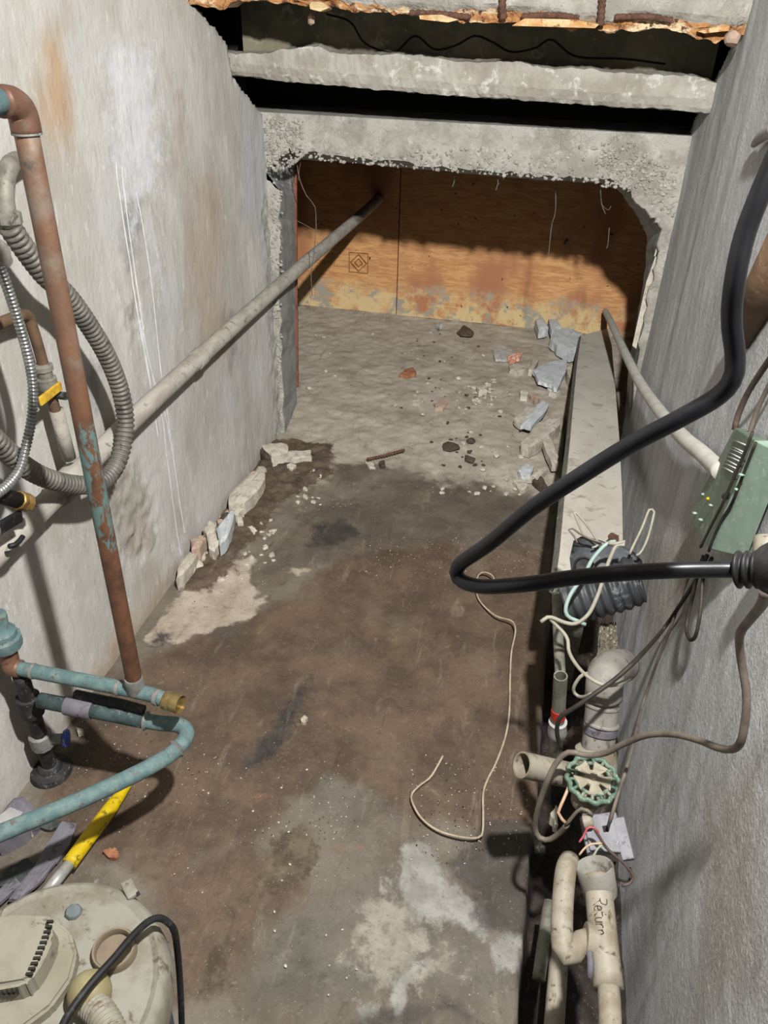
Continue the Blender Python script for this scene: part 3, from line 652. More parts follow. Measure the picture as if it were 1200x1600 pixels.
# ceiling: slab, two downstand beams
for nm_, xx in (('wall_left_recess', (-2.1, -2.0)), ('wall_right_recess', (1.05, 1.15))):
    o = box(nm_, (xx[0], 2.1, 1.2), (xx[1], 3.1, 2.5), M['dark_soffit'], bev=0); o['kind'] = 'structure'
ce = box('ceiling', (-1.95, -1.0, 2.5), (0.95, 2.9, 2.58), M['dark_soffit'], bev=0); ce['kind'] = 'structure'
box('void_back', (-1.9, 3.06, 1.245), (0.9, 3.11, 1.9), M['void'], ce, bev=0)  # dark sheet added to keep the gap above the lintel black
box('recess_face', (-1.06, 2.665, 1.40), (0.355, 2.72, 2.49), M['dark_soffit'], ce, bev=0)
box('recess_soffit', (-1.06, 2.40, 1.72), (0.355, 2.68, 1.80), M['dark_soffit'], ce, bev=0)
box('back_slab', (-1.95, 3.05, 1.85), (0.95, 4.6, 1.95), M['dark_soffit'], ce, bev=0)
def rough_beam(name, front_low, yf, depth, top, material, jit, seed, yskew=0.0):
    """beam whose front lower arris follows photo pixels, with a broken edge"""
    rg = random.Random(seed); q = [P(a, b, y=yf) for a, b in front_low]
    pts = resample(q, step=0.012); V = []; n = len(pts)
    prof = 0
    for i, p in enumerate(pts):
        x = p[0]; tp = top if top else 1.452 - 0.028 * (x + 1.06) / 1.4 + (fbm(np.array([x * 5.]), np.array([2.]), 77)[0] - 0.47) * 0.05; e = (fbm(np.array([x * 9]), np.array([0.]), seed)[0] - 0.47) * jit * 2.2
        for yy, zz in ((yf, tp), (yf, tp * 0.5 + p[2] * 0.5), (yf - 0.002 + e * .2, p[2] + 0.035), (yf + 0.004 + abs(e) * .4, p[2] + 0.012 + e * .4), (yf + 0.012, p[2] + e), (yf + depth * 0.5, p[2] - 0.003 + e * .6), (yf + depth, p[2] + e * .3), (yf + depth, tp + 0.004)):
            V.append((x, yy + rg.uniform(-jit, jit) * 0.25, zz + rg.uniform(-jit, jit) * 0.35))
    k = 8; Fs = [(i * k + j, i * k + (j + 1) % k, (i + 1) * k + (j + 1) % k, (i + 1) * k + j) for i in range(n - 1) for j in range(k)]
    Fs += [tuple(range(k)), tuple((n - 1) * k + j for j in range(k))]
    return recalc(link_mesh(name, V, Fs, material, ce, smooth=False))
lab(rough_beam('beam', [(330, 114), (365, 119), (500, 131), (700, 149), (900, 163), (1130, 179)], 2.575, 0.07, None, M['beam'], 0.006, 5), 'grey concrete beam in front of the opening')
def spalled_beam():
    q = [P(a, b, y=2.30) for a, b in [(200, -4), (300, 5), (400, 6), (483, 14), (560, 22), (640, 28), (740, 38), (800, 38), (900, 42), (980, 44), (1050, 48), (1110, 52), (1180, 58)]]
    pts = resample(q, step=0.006); nr = 26; V = []; at = []; Lx = np.array([p[0] for p in pts])
    for i, p in enumerate(pts):
        lowmod = (fbm(np.array([p[0] * 7]), np.array([1.]), 301)[0] - 0.47) * 0.035 + (fbm(np.array([p[0] * 40]), np.array([1.]), 302)[0] - 0.47) * 0.012
        band = 0.036 + (fbm(np.array([p[0] * 5]), np.array([4.]), 303)[0] - 0.47) * 0.05
        for j in range(nr):
            if j < 18: h = 0.11 * (1 - j / 17) ** 1.2; z = p[2] + lowmod * max(0, 1 - h / 0.05) + h; y = 2.30
            else: h = -0.01; z = p[2] + lowmod; y = 2.30 + 0.11 * (j - 17) / 8
            sp = min(1, max(0, (band - h) / 0.025))
            if j < 18: y += sp * (0.012 + 0.045 * (fbm(np.array([p[0] * 24]), np.array([z * 42]), 305)[0] - 0.38)); z += sp * 0.012 * (vnoise(np.array([p[0] * 50]), np.array([j * .7]), 306)[0] - .5)
            V.append((p[0], y, z)); at.append(sp)
        V.append((p[0], 2.41, 2.49)); V.append((p[0], 2.30, 2.49)); at += [0, 0]
    n = len(pts); k = nr + 2
    Fs = [(i * k + j, i * k + (j + 1) % k, (i + 1) * k + (j + 1) % k, (i + 1) * k + j) for i in range(n - 1) for j in range(k)] + [tuple(range(k)), tuple((n - 1) * k + j for j in range(k))]
    o = recalc(link_mesh('beam', V, Fs, M['beam_spall'], ce, smooth=False))
    ca_ = o.data.color_attributes.new('spall', 'FLOAT_COLOR', 'POINT'); full = np.ones((len(V), 4), np.float32); full[:, :3] = np.array(at)[:, None]; ca_.data.foreach_set('color', full.reshape(-1)); return o
lab(spalled_beam(), 'spalled concrete beam with rusty reinforcement')
for px in ([(786, -14), (785, 8), (787, 30)], [(942, -14), (940, 14), (938, 40)]):
    tube('rebar', [P(*p, y=2.292) for p in px], 0.0085, M['rust'], ce, n=8, corr=(0.012, 0.003))
for px in ([(640, 20), (690, 22), (735, 27)], [(815, 26), (870, 24), (905, 29)], [(960, 27), (1010, 26), (1050, 32)]):
    tube('rebar', [P(*p, y=2.296) for p in px], 0.0065, M['rust'], ce, n=8, corr=(0.014, 0.002))
def plate(px, t, yv=2.286):
    q = [P(a, b, y=yv) for a, b in px]; n = len(q); V = [p + np.array([0, random.uniform(-.006, .004), 0]) for p in q] + [p + np.array([0, t, random.uniform(-.004, .004)]) for p in q]
    return recalc(link_mesh('spall_flake', V, [tuple(range(n)), tuple(range(n, 2 * n))] + [(k, (k + 1) % n, n + (k + 1) % n, n + k) for k in range(n)], M['spall'], ce, smooth=False))
for px in ([(483, 2), (505, 4), (514, 12), (500, 18), (484, 14)], [(655, 24), (690, 23), (716, 31), (700, 35), (656, 30)], [(820, 29), (900, 31), (936, 38), (930, 44), (850, 42), (800, 40)], [(1090, 49), (1112, 44), (1128, 38), (1140, 40), (1138, 48), (1100, 52)]):
    plate(px, 0.03)
v, f = rock_geo(P(486, 31, y=2.37), (0.014, 0.012, 0.02), 3, 1); lab(link_mesh('loose_chip', v, f, M['chip_pink'], ce, smooth=False), 'pale chip hanging under the beam edge')
v, f = rock_geo(P(1146, 60, y=2.30), (0.022, 0.02, 0.022), 4, 2); link_mesh('mortar_lump', v, f, M['chip_pink'], ce, smooth=False)

tube('crack', [P(*p, y=2.6665) for p in [(510, 22), (547, 34), (570, 67), (607, 82), (622, 79), (649, 56), (679, 77), (712, 71), (742, 56), (770, 66), (799, 81), (836, 75), (862, 62), (900, 88), (975, 92), (1040, 100)]], 0.0034, M['void'], ce, n=6)
# white paint drips on the left wall
def wl_x(y, z):
    y = np.array([y]); z = np.array([z]); return float((WL + (fbm(y * 2.2, z * 1.6, 71) - 0.5) * 0.016 + (fbm(y * 22, z * 12, 72) - 0.5) * 0.003)[0])
def drip(pts, wdt, i):
    q = resample([P(a, b, x=WL + 0.004) for a, b in pts], step=0.02); V, Fs = [], []
    for k, p in enumerate(q):
        ww = wdt * (0.36 if k > 3 else 0.12 + 0.06 * k) * random.uniform(0.6, 1.25) * (0.6 if k == 0 else 1)
        xx = wl_x(p[1], p[2])
        V += [(xx - 0.001, p[1] - ww, p[2]), (xx + 0.0022, p[1], p[2]), (xx - 0.001, p[1] + ww, p[2])]
    for k in range(len(q) - 1): Fs += [(3 * k, 3 * k + 1, 3 * k + 4, 3 * k + 3), (3 * k + 1, 3 * k + 2, 3 * k + 5, 3 * k + 4)]
    return link_mesh('paint_drip', V, Fs, M['drip'], wall_left)
for i, (pts, wd) in enumerate([([(187, 255), (190, 290), (207, 410), (222, 510), (240, 605)], 0.0055), ([(196, 260), (199, 300), (214, 420), (232, 540), (247, 600)], 0.0045), ([(217, 300), (227, 350), (240, 440), (249, 520), (257, 590)], 0.0085),
                               ([(222, 500), (238, 590), (251, 682)], 0.003), ([(242, 585), (258, 660), (268, 740), (282, 850), (285, 868)], 0.0022), ([(247, 600), (262, 650), (270, 690)], 0.0035), ([(257, 592), (266, 650), (278, 740), (291, 833)], 0.0045), ([(222, 470), (226, 500), (229, 515)], 0.005)]):
    drip(pts, wd, i)

# ------------------------------------------------------------------ left wall: pipes and cables
long_p = thing('long_pipe', P(250, 610, x=-1.02), 'long dusty grey pipe running along left wall into the dark opening', 'pipe')
ptsL = [P(-60, 918, x=-1.02), P(0, 858, x=-1.02), P(122, 737, x=-1.02), P(250, 612, x=-1.02), P(430, 449, x=-1.02), P(560, 339, x=-1.02)]
zz = np.mean([p[2] for p in ptsL[2:]]); ptsL = [np.array([-1.015, p[1], zz + (p[2] - zz) * 0.8]) for p in ptsL]
ptsL.append(np.array([-1.015, 4.44, ptsL[-1][2]]))
tube('pipe_length', ptsL, 0.026, M['steel_pipe'], long_p, n=14, step=0.05)
c = resample(ptsL, step=0.01)
def at_y(y): k = int(np.argmin(abs(c[:, 1] - y))); return c[k], (c[min(k + 3, len(c) - 1)] - c[max(k - 3, 0)])
for y0, ln, rr in ((P(105, 752, x=-1.015)[1], 0.085, 0.034), (2.02, 0.05, 0.0295)):
    p, t = at_y(y0); t = t / np.linalg.norm(t)
    lathe('coupling', p - t * ln / 2, t, [(rr * .96, 0), (rr, 0.006), (rr, ln - 0.006), (rr * .96, ln)], M['steel_pipe'], long_p)

asm = thing('copper_riser', P(213, 1078, x=-0.718), 'tall brown copper pipe with teal patches rising from the capped teal pipe', 'pipe')
A = P(37, 186, x=-0.718); B = P(213, 1080, x=-0.718)
tee = B
tube('riser', [A, A * 0.75 + B * 0.25, A * 0.5 + B * 0.5, A * 0.25 + B * 0.75, B], 0.0163, M['riser'], asm, n=18, step=0.05)
E0 = P(30, 205, x=-0.718); E1 = P(26, 170, x=-0.718)
el = [A + np.array([0, 0, -0.018]), A + np.array([0, 0, 0.004]), A + np.array([0, -0.005, 0.014]), A + np.array([-.001, -0.018, 0.022]), A + np.array([-.003, -0.036, 0.024])]
lab(tube('elbow', el, 0.0198, M['copper'], asm, n=18, step=0.006), 'bright copper elbow at the top')
lab(tube('top_pipe', [el[-1] + np.array([0, 0.012, 0]), el[-1] + np.array([-0.02, -0.16, 0.0])], 0.0163, M['teal'], asm, n=16), 'teal stub leaving the elbow')
lathe('solder_ring', A + np.array([0, 0, -0.020]), (0, 0, 1), [(0.0165, 0), (0.0202, 0.0015), (0.0202, 0.003), (0.0198, 0.004)], M['solder'], asm)
Lend = P(22, 1043, z=0.398); Rend = P(262, 1095, z=0.40); 
dirp = (tee - Lend) / np.linalg.norm(tee - Lend); Rend = tee + (Rend - tee)
lab(tube('branch_pipe', [Lend, tee, Rend], 0.0155, M['teal'], asm, n=16, step=0.02), 'teal horizontal copper pipe')
lathe('tee_collar', tee + np.array([0, 0, 0.0]), (0, 0, 1), [(0.0176, 0.0), (0.019, 0.012), (0.019, 0.036), (0.0176, 0.04)], M['solder'], asm)
for s_ in (0.16, 0.86):
    p = Lend + (tee - Lend) * s_; lathe('solder_ring', p - dirp * .004, dirp, [(0.0163, 0), (0.0174, 0.004), (0.0163, 0.008)], M['solder'], asm)
d2 = (Rend - tee) / np.linalg.norm(Rend - tee)
lathe('solder_ring', tee + (Rend - tee) * 0.62, d2, [(0.0163, 0), (0.0176, 0.004), (0.0163, 0.009)], M['solder'], asm)
lab(lathe('brass_cap', Rend - d2 * 0.006, d2, [(0.019, 0), (0.0198, 0.002), (0.0198, 0.012), (0.0174, 0.014), (0.0174, 0.018), (0.019, 0.02), (0.019, 0.034), (0.019, 0.037), (0.018, 0.030)], M['brass'], asm, n=16), 'brass threaded end cap')
# left standpipe that carries the branch: neck, teal nut, leg to the floor with valve
Ln = P(8, 1010, x=-1.0); Lt = P(5, 975, x=-1.0)
ax = np.array([0, 0, 1.]); base = P(80, 1205, z=0.0); base[0] = max(base[0], -1.03)
lab(tube('elbow', [Lend + dirp * 0.015, Lend - dirp * 0.004, P(16, 1034, x=Lend[0] - .012), P(10, 1010, x=Lend[0] - .014), P(7, 1000, x=Lend[0] - .014)], 0.019, M['copper'], asm, n=16, step=0.006), 'brown copper elbow under the teal nut')
nb = P(10, 1012, x=Lend[0] - .014)
lab(lathe('union_nut', nb, (0, 0, 1), [(0.023, 0), (0.033, 0.004), (0.036, 0.016), (0.036, 0.030), (0.030, 0.034), (0.030, 0.046), (0.024, 0.05), (0.019, 0.062), (0.022, 0.085), (0.022, 0.09)], M['teal'], asm, n=12), 'teal stepped union nut')

val = thing('standpipe_valve', base, 'black floor standpipe with small blue handled valve in left corner', 'valve')
top = Lend + np.array([0.01, 0.0, -0.02])
tube('standpipe', [base, base * 0.5 + top * 0.5, top], 0.017, M['dark_iron'], val, n=14, step=0.03)
lathe('floor_flange', base, (0, 0, 1), [(0.05, 0), (0.046, 0.012), (0.030, 0.018), (0.026, 0.03), (0.02, 0.034)], M['dark_iron'], val)
mid = base + (top - base) * 0.36
lab(lathe('valve_body', mid - ax * 0.025, ax, [(0.019, 0), (0.026, 0.006), (0.026, 0.044), (0.019, 0.05)], M['solder'], val, n=10), 'pale corroded valve body')
hx = np.array([0.8, 0.35, -0.1]); hx /= np.linalg.norm(hx)
lathe('valve_stem', mid, hx, [(0.012, 0), (0.012, 0.045)], M['solder'], val)
hb = mid + hx * 0.045
lab(lathe('handle', hb, hx, [(0.010, 0), (0.0176, 0.002), (0.023, 0.010), (0.018, 0.016), (0.010, 0.018)], M['blueh'], val, n=8), 'blue wheel handle')
j2 = base + (top - base) * 0.72
lathe('tee_fitting', j2 - ax * 0.03, ax, [(0.021, 0), (0.026, 0.004), (0.026, 0.056), (0.0176, 0.06)], M['dark_iron'], val, n=14)

bent = thing('bent_pipe', P(292, 1140, z=0.3), 'teal U-bent copper pipe with grey sleeve returning towards the bottom left', 'pipe')
zb = 0.30
s0 = P(62, 1094, z=0.315); s1 = P(135, 1108, z=0.308); s2 = P(240, 1128, z=0.302)
el2 = [P(225, 1126, z=zb), P(250, 1130, z=zb), P(275, 1132, z=zb), P(290, 1140, z=zb), P(290, 1153, z=zb), P(278, 1168, z=zb), P(262, 1182, z=zb), P(245, 1192, z=zb)]
s0 = np.array([s0[0], s0[1], s0[2]])
lab(tube('dark_section', [s0, s1, el2[0]], 0.017, M['teal_dark'], bent, n=14, step=0.02), 'dark tarnished section')
d3 = (s1 - s0) / np.linalg.norm(s1 - s0)
lab(lathe('sleeve', P(103, 1102, z=0.311), d3, [(0.0198, 0), (0.0207, 0.002), (0.0207, 0.058), (0.0198, 0.06)], M['lavender'], bent), 'lavender grey plastic sleeve')
lab(tube('elbow', el2, 0.0163, M['teal'], bent, n=16, step=0.006), 'teal rounded elbow')
tube('return_leg', [el2[-2], P(225, 1203, z=zb), P(130, 1248, z=zb), P(0, 1302, z=zb), P(-120, 1352, z=zb)], 0.0165, M['teal'], bent, n=16, step=0.02)
for a, b in ((0, 1), (5, 6)):
    dd = el2[b] - el2[a]; dd /= np.linalg.norm(dd); lathe('solder_ring', el2[a], dd, [(0.0163, 0), (0.0212, 0.004), (0.0163, 0.009)], M['solder'], bent)
# dark rod modelled in place of a shadow below the branch pipe
tag(tube('shadow_rod', [P(118, 1085, z=0.33), P(150, 1092, z=0.33), P(190, 1100, z=0.325), P(225, 1110, z=0.32)], 0.011, M['dark_iron'], n=10), 'short dark rod standing in for pipe shadow below the capped teal pipe', 'rod')

# flexible conduit loop
fx = -0.955
flex = thing('flexible_conduit', P(205, 650, x=fx), 'thick grey ribbed flexible conduit looping behind the copper riser', 'conduit')
lp = [(14, 352), (38, 388), (70, 430), (105, 462), (140, 510), (168, 558), (188, 610), (196, 660), (190, 705), (175, 738), (150, 756), (115, 757), (75, 748), (40, 730), (5, 700), (-40, 655)]
tube('ribbed_hose', [P(a, b, x=fx) for a, b in lp], 0.0185, M['flexdark'], flex, n=14, corr=(0.0125, 0.006), step=0.006)
lab(tube('connector', [P(40, 250, x=-1.04), P(24, 252, x=-1.01), P(14, 262, x=fx), P(8, 285, x=fx), P(8, 320, x=fx), P(16, 354, x=fx)], 0.0165, M['galv'], flex, n=14, step=0.006), 'smooth grey conduit elbow')
lathe('connector_nut', P(11, 330, x=fx), P(16, 354, x=fx) - P(11, 330, x=fx), [(0.018, 0), (0.023, 0.003), (0.023, 0.02), (0.019, 0.024)], M['galv'], flex, n=8)

arm = thing('armoured_cable', P(52, 600, x=-0.918), 'thin shiny armoured cable curving down the left edge', 'cable')
tube('armour', [P(a, b, x=-0.918) for a, b in [(-4, 408), (10, 445), (28, 500), (42, 550), (51, 600), (50, 650), (40, 700), (30, 735), (10, 760), (-15, 778)]], 0.0082, M['armor'], arm, n=10, corr=(0.007, 0.0032), step=0.004)
lathe('end_fitting', P(-14, 385, x=-0.918), P(8, 408, x=-0.918) - P(-14, 385, x=-0.918), [(0.012, 0), (0.020, 0.004), (0.022, 0.02), (0.015, 0.034), (0.012, 0.044)], M['pvc_grey'], arm, n=12)

sm = thing('valve_pipe', P(90, 640, x=-1.01), 'small copper pipe with yellow lever valve behind the copper riser', 'pipe')
xs = -1.01
tube('pipe_drop', [P(-30, 520, x=xs), P(0, 505, x=xs), P(30, 494, x=xs), P(44, 494, x=xs), P(50, 510, x=xs), P(62, 550, x=xs), P(75, 600, x=xs), P(92, 660, x=xs), P(108, 718, x=xs)], 0.0115, M['brownpipe'], sm, n=12, step=0.008)
u0, u1 = P(66, 568, x=xs), P(78, 612, x=xs)
lab(lathe('union', u0, u1 - u0, [(0.014, 0), (0.020, 0.004), (0.020, 0.014), (0.016, 0.016), (0.016, 0.03), (0.021, 0.033), (0.021, 0.055), (0.015, 0.06)], M['galv'], sm, n=10), 'ribbed grey union')
lv = [P(62, 628, x=xs + 0.03), P(95, 602, x=xs + 0.03)]
ld = (lv[1] - lv[0]); ll = np.linalg.norm(ld); ld /= ll
lab(obox('lever', (lv[0] + lv[1]) / 2, ld * ll / 2, np.cross(ld, [1, 0, 0]) * 0.010, np.array([0.003, 0, 0]), M['yellowtag'], sm, bev=0.002), 'yellow lever handle')
lathe('lever_pivot', P(80, 616, x=xs), (1, 0, 0), [(0.009, 0), (0.009, 0.036)], M['dark_iron'], sm, n=8)
tube('lower_sleeve', [P(88, 640, x=xs), P(108, 716, x=xs)], 0.0155, M['steel_pipe'], sm, n=12)

bc = thing('brass_tap', P(30, 780, x=-0.95), 'black pipe stub with brass cap at the left edge', 'tap')
b0, b1 = P(-40, 764, x=-0.95), P(30, 782, x=-0.945)
tube('stub', [b0, b1], 0.016, M['black'], bc, n=14)
dd = (b1 - b0) / np.linalg.norm(b1 - b0)
lab(lathe('brass_cap', b1 - dd * .006, dd, [(0.017, 0), (0.0195, 0.002), (0.0195, 0.014), (0.017, 0.016), (0.0185, 0.018), (0.0185, 0.032), (0.014, 0.036), (0.013, 0.03)], M['brass_dull'], bc, n=8), 'brass hexagonal cap')
lv = thing('black_lever', P(10, 815, x=-0.96), 'black lever with pale pipe end below the brass capped stub', 'lever')
q0, q1 = P(-30, 842, x=-0.95), P(32, 806, x=-0.95); ld = q1 - q0; ll = np.linalg.norm(ld); ld /= ll
obox('lever_arm', (q0 + q1) / 2, ld * ll / 2, np.cross(ld, [1, 0, 0]) * 0.012, np.array([0.006, 0, 0]), M['black'], lv, bev=0.003)
lab(lathe('pipe_end', P(-22, 832, x=-0.918), P(4, 828, x=-0.95) - P(-22, 832, x=-0.918), [(0.017, 0), (0.017, 0.028), (0.013, 0.030), (0.012, 0.02)], M['galv'], lv), 'pale grey open pipe end')
tube('bracket_tail', [P(14, 854, x=-0.965), P(26, 850, x=-0.96), P(36, 838, x=-0.96)], 0.0055, M['black'], lv, n=6)

# ------------------------------------------------------------------ bottom left: pole, plastic offcuts, vacuum
pole = thing('yellow_pole', P(160, 1290, z=0.0), 'yellow painted pole with bare metal end lying below the teal bent pipe', 'pole')
y0, y1, y2 = P(203, 1222, z=0.03), P(108, 1350, z=0.045), P(70, 1398, z=0.05)
tube('painted_shaft', [y0, (y0 + y1) / 2, y1], lambda t: 0.0085 + 0.0085 * min(1, t * 3.0), M['yellow'], pole, n=14, step=0.01)
lab(tube('metal_end', [y1 + (y0 - y1) * 0.02, y2], 0.0125, M['alu'], pole, n=14), 'bare silver metal end')
for i, (px, z, mt, lb) in enumerate([
    ([(97, 1283), (119, 1287), (108, 1320), (88, 1348), (60, 1342), (80, 1310)], 0.022, 'lavender', 'upright lavender grey plastic strip nearest the yellow pole'),
    ([(62, 1342), (87, 1346), (60, 1380), (30, 1405), (14, 1405)], 0.03, 'lavender', 'lower lavender strip running under the vacuum edge'),
    ([(18, 1352), (44, 1340), (48, 1350), (66, 1345), (30, 1385), (0, 1385), (-10, 1374)], 0.026, 'darkgreen', 'dark grey green plastic strip by the vacuum'),
    ([(-12, 1395), (24, 1372), (34, 1380), (0, 1410), (-20, 1415)], 0.032, 'lavender', 'bluish grey strip end at the left frame edge'),
    ([(55, 1290), (75, 1282), (102, 1282), (92, 1292), (78, 1297)], 0.012, 'darkgreen', 'dark crumpled plastic scrap under the teal pipe')]):
    tag(slab('plastic_strip', px, z, 0.008, M[mt], jit=0.002, seed=i), lb, 'plastic strip')
off = thing('pipe_offcut', P(25, 1270, z=0.0), 'rounded lavender grey plastic offcut standing behind the teal pipe', 'offcut')
lab(slab('curved_back', [(12, 1258), (22, 1247), (36, 1245), (48, 1254), (54, 1266), (30, 1290), (-10, 1310), (-15, 1295)], 0.07, 0.07, M['lavender'], off, jit=0.001), 'lavender curved back')
lab(slab('pale_face', [(16, 1261), (36, 1269), (10, 1300), (-20, 1312), (-20, 1290)], 0.078, 0.012, M['paper'], off, jit=0.001), 'pale flat face')
tag(slab('stone_chip', [(38, 1294), (53, 1288), (50, 1298), (44, 1304)], 0.018, 0.015, M['chip']), 'small grey stone chip under the teal return pipe', 'stone')
tag(slab('tile_chip', [(0, 1309), (6, 1308), (4, 1318), (-6, 1330)], 0.03, 0.02, M['paper']), 'pale chip at the far left edge below the teal pipe', 'chip')

VC = np.array([-0.545, 0.404, 0.0]); VR = 0.166; VZ = 0.45
vac = thing('wet_dry_vacuum', VC, 'cream wet and dry vacuum with stained lid standing at the bottom left', 'vacuum cleaner')
lab(lathe('drum', VC + [0, 0, 0.0], (0, 0, 1), [(0.135, 0.0), (0.14, 0.01), (0.152, 0.38), (0.154, 0.395), (0.0, 0.395)], M['drum'], vac, n=48), 'purple grey drum')
lab(lathe('lid', VC + [0, 0, 0.385], (0, 0, 1), [(0.156, 0), (VR, 0.002), (VR + 0.002, 0.02), (VR - 0.002, 0.05), (VR - 0.008, 0.060), (VR - 0.014, 0.064), (VR - 0.022, 0.060), (0.10, 0.070), (0.0, 0.074)], M['vac_dirty'], vac, n=64), 'stained cream lid with raised rim')
def zplate(name, pix, z0, z1, material, parent, shrink=0.9, bev=0.004):
    q = [P(a, b, z=z1) for a, b in pix]; cen = np.mean(q, axis=0); n = len(q)
    top = [np.array([*(cen + (p - cen) * shrink)[:2], z1]) for p in q]; bot = [np.array([*p[:2], z0]) for p in q]
    Fs = [tuple(range(n)), tuple(range(n, 2 * n))[::-1]] + [(k, (k + 1) % n, n + (k + 1) % n, n + k) for k in range(n)]
    o = recalc(link_mesh(name, top + bot, Fs, material, parent, smooth=False))
    bm = bmesh.new(); bm.from_mesh(o.data); bmesh.ops.bevel(bm, geom=bm.edges[:], offset=bev, segments=3, affect='EDGES'); bm.to_mesh(o.data); bm.free(); return o
zplate('motor_base', [(-60, 1440), (20, 1425), (80, 1428), (112, 1455), (122, 1490), (112, 1530), (80, 1575), (20, 1620), (-80, 1640)], 0.45, 0.475, M['vac'], vac, 0.97)
mz = 0.51
cover = zplate('motor_cover', [(-60, 1440), (10, 1426), (60, 1428), (82, 1438), (86, 1462), (70, 1500), (48, 1533), (36, 1540), (-10, 1548), (-80, 1560)], 0.47, mz, M['vac'], vac, 0.93, 0.006)
# row of ventilation slots along the right edge of the cover, and the upright slots on its front
for i in range(11):
    t = i / 10; a = P(78 - 32 * t ** 1.25, 1440 + 82 * t, z=mz + 0.001)
    obox('vent_slot', a, (0.0042, 0.0012, 0), (-0.0006, 0.0016, 0), (0, 0, 0.002), M['slot'], cover, bev=0)
for i in range(7):
    a = P(-14 + i * 7.2, 1553 - i * 0.8, z=0.492)
    obox('vent_slot', a, (0.0013, 0, 0), (0, 0.003, 0.001), (0, -0.003, 0.011), M['slot'], cover, bev=0)
pc = P(178, 1484, z=0.463)
lab(lathe('hose_port', pc - np.array([0, 0, 0.02]), (0, 0, 1), [(0.026, 0), (0.030, 0.0), (0.031, 0.022), (0.029, 0.026), (0.0265, 0.026), (0.025, 0.0225), (0.025, 0.014), (0.0, 0.0135)], M['vac_tan'], vac, n=32), 'tan round hose port')
kc = P(140, 1552, z=0.475)
v, f = ico(3); lab(link_mesh('hose_elbow', v * 0.029 + kc, f, M['knob'], vac), 'yellowed rounded hose elbow')
tube('hose', [kc + np.array([0.008, -0.012, 0]), P(162, 1590, z=0.485), P(185, 1640, z=0.485), P(195, 1700, z=0.47)], 0.0175, M['vac'], vac, n=16, corr=(0.006, 0.004), step=0.004)
cl = P(113, 1422, z=0.462)
lab(lathe('clip', cl - np.array([0, 0, 0.012]), (0.1, 0, 1), [(0.0125, 0), (0.0125, 0.008), (0.010, 0.011), (0, 0.012)], M['clip'], vac, n=8), 'blue grey locking clip')
hd = P(206, 1388, z=0.455)
obox('carry_notch', P(203, 1390, z=0.449), np.array([0.012, -0.010, 0]), np.array([0.006, 0.007, 0]), (0, 0, 0.005), M['vac_dirty'], vac, bev=0.003)
obox('notch_hole', P(216, 1396, z=0.4545), (0.0025, -0.002, 0), (0.001, 0.002, 0), (0, 0, 0.0008), M['slot'], vac, bev=0)
cord = tag(tube('vacuum_cord', [P(85, 1640, z=0.53), P(103, 1592, z=0.525), P(140, 1540, z=0.52), P(180, 1495, z=0.512), P(205, 1465, z=0.505), P(232, 1440, z=0.492), P(252, 1435, z=0.478), P(270, 1450, z=0.45), P(276, 1475, z=0.40), P(281, 1530, z=0.30), P(284, 1600, z=0.20), P(286, 1700, z=0.05)], 0.0052, M['black'], n=10, step=0.006),
           'black power cord draped over the vacuum lid', 'cord')

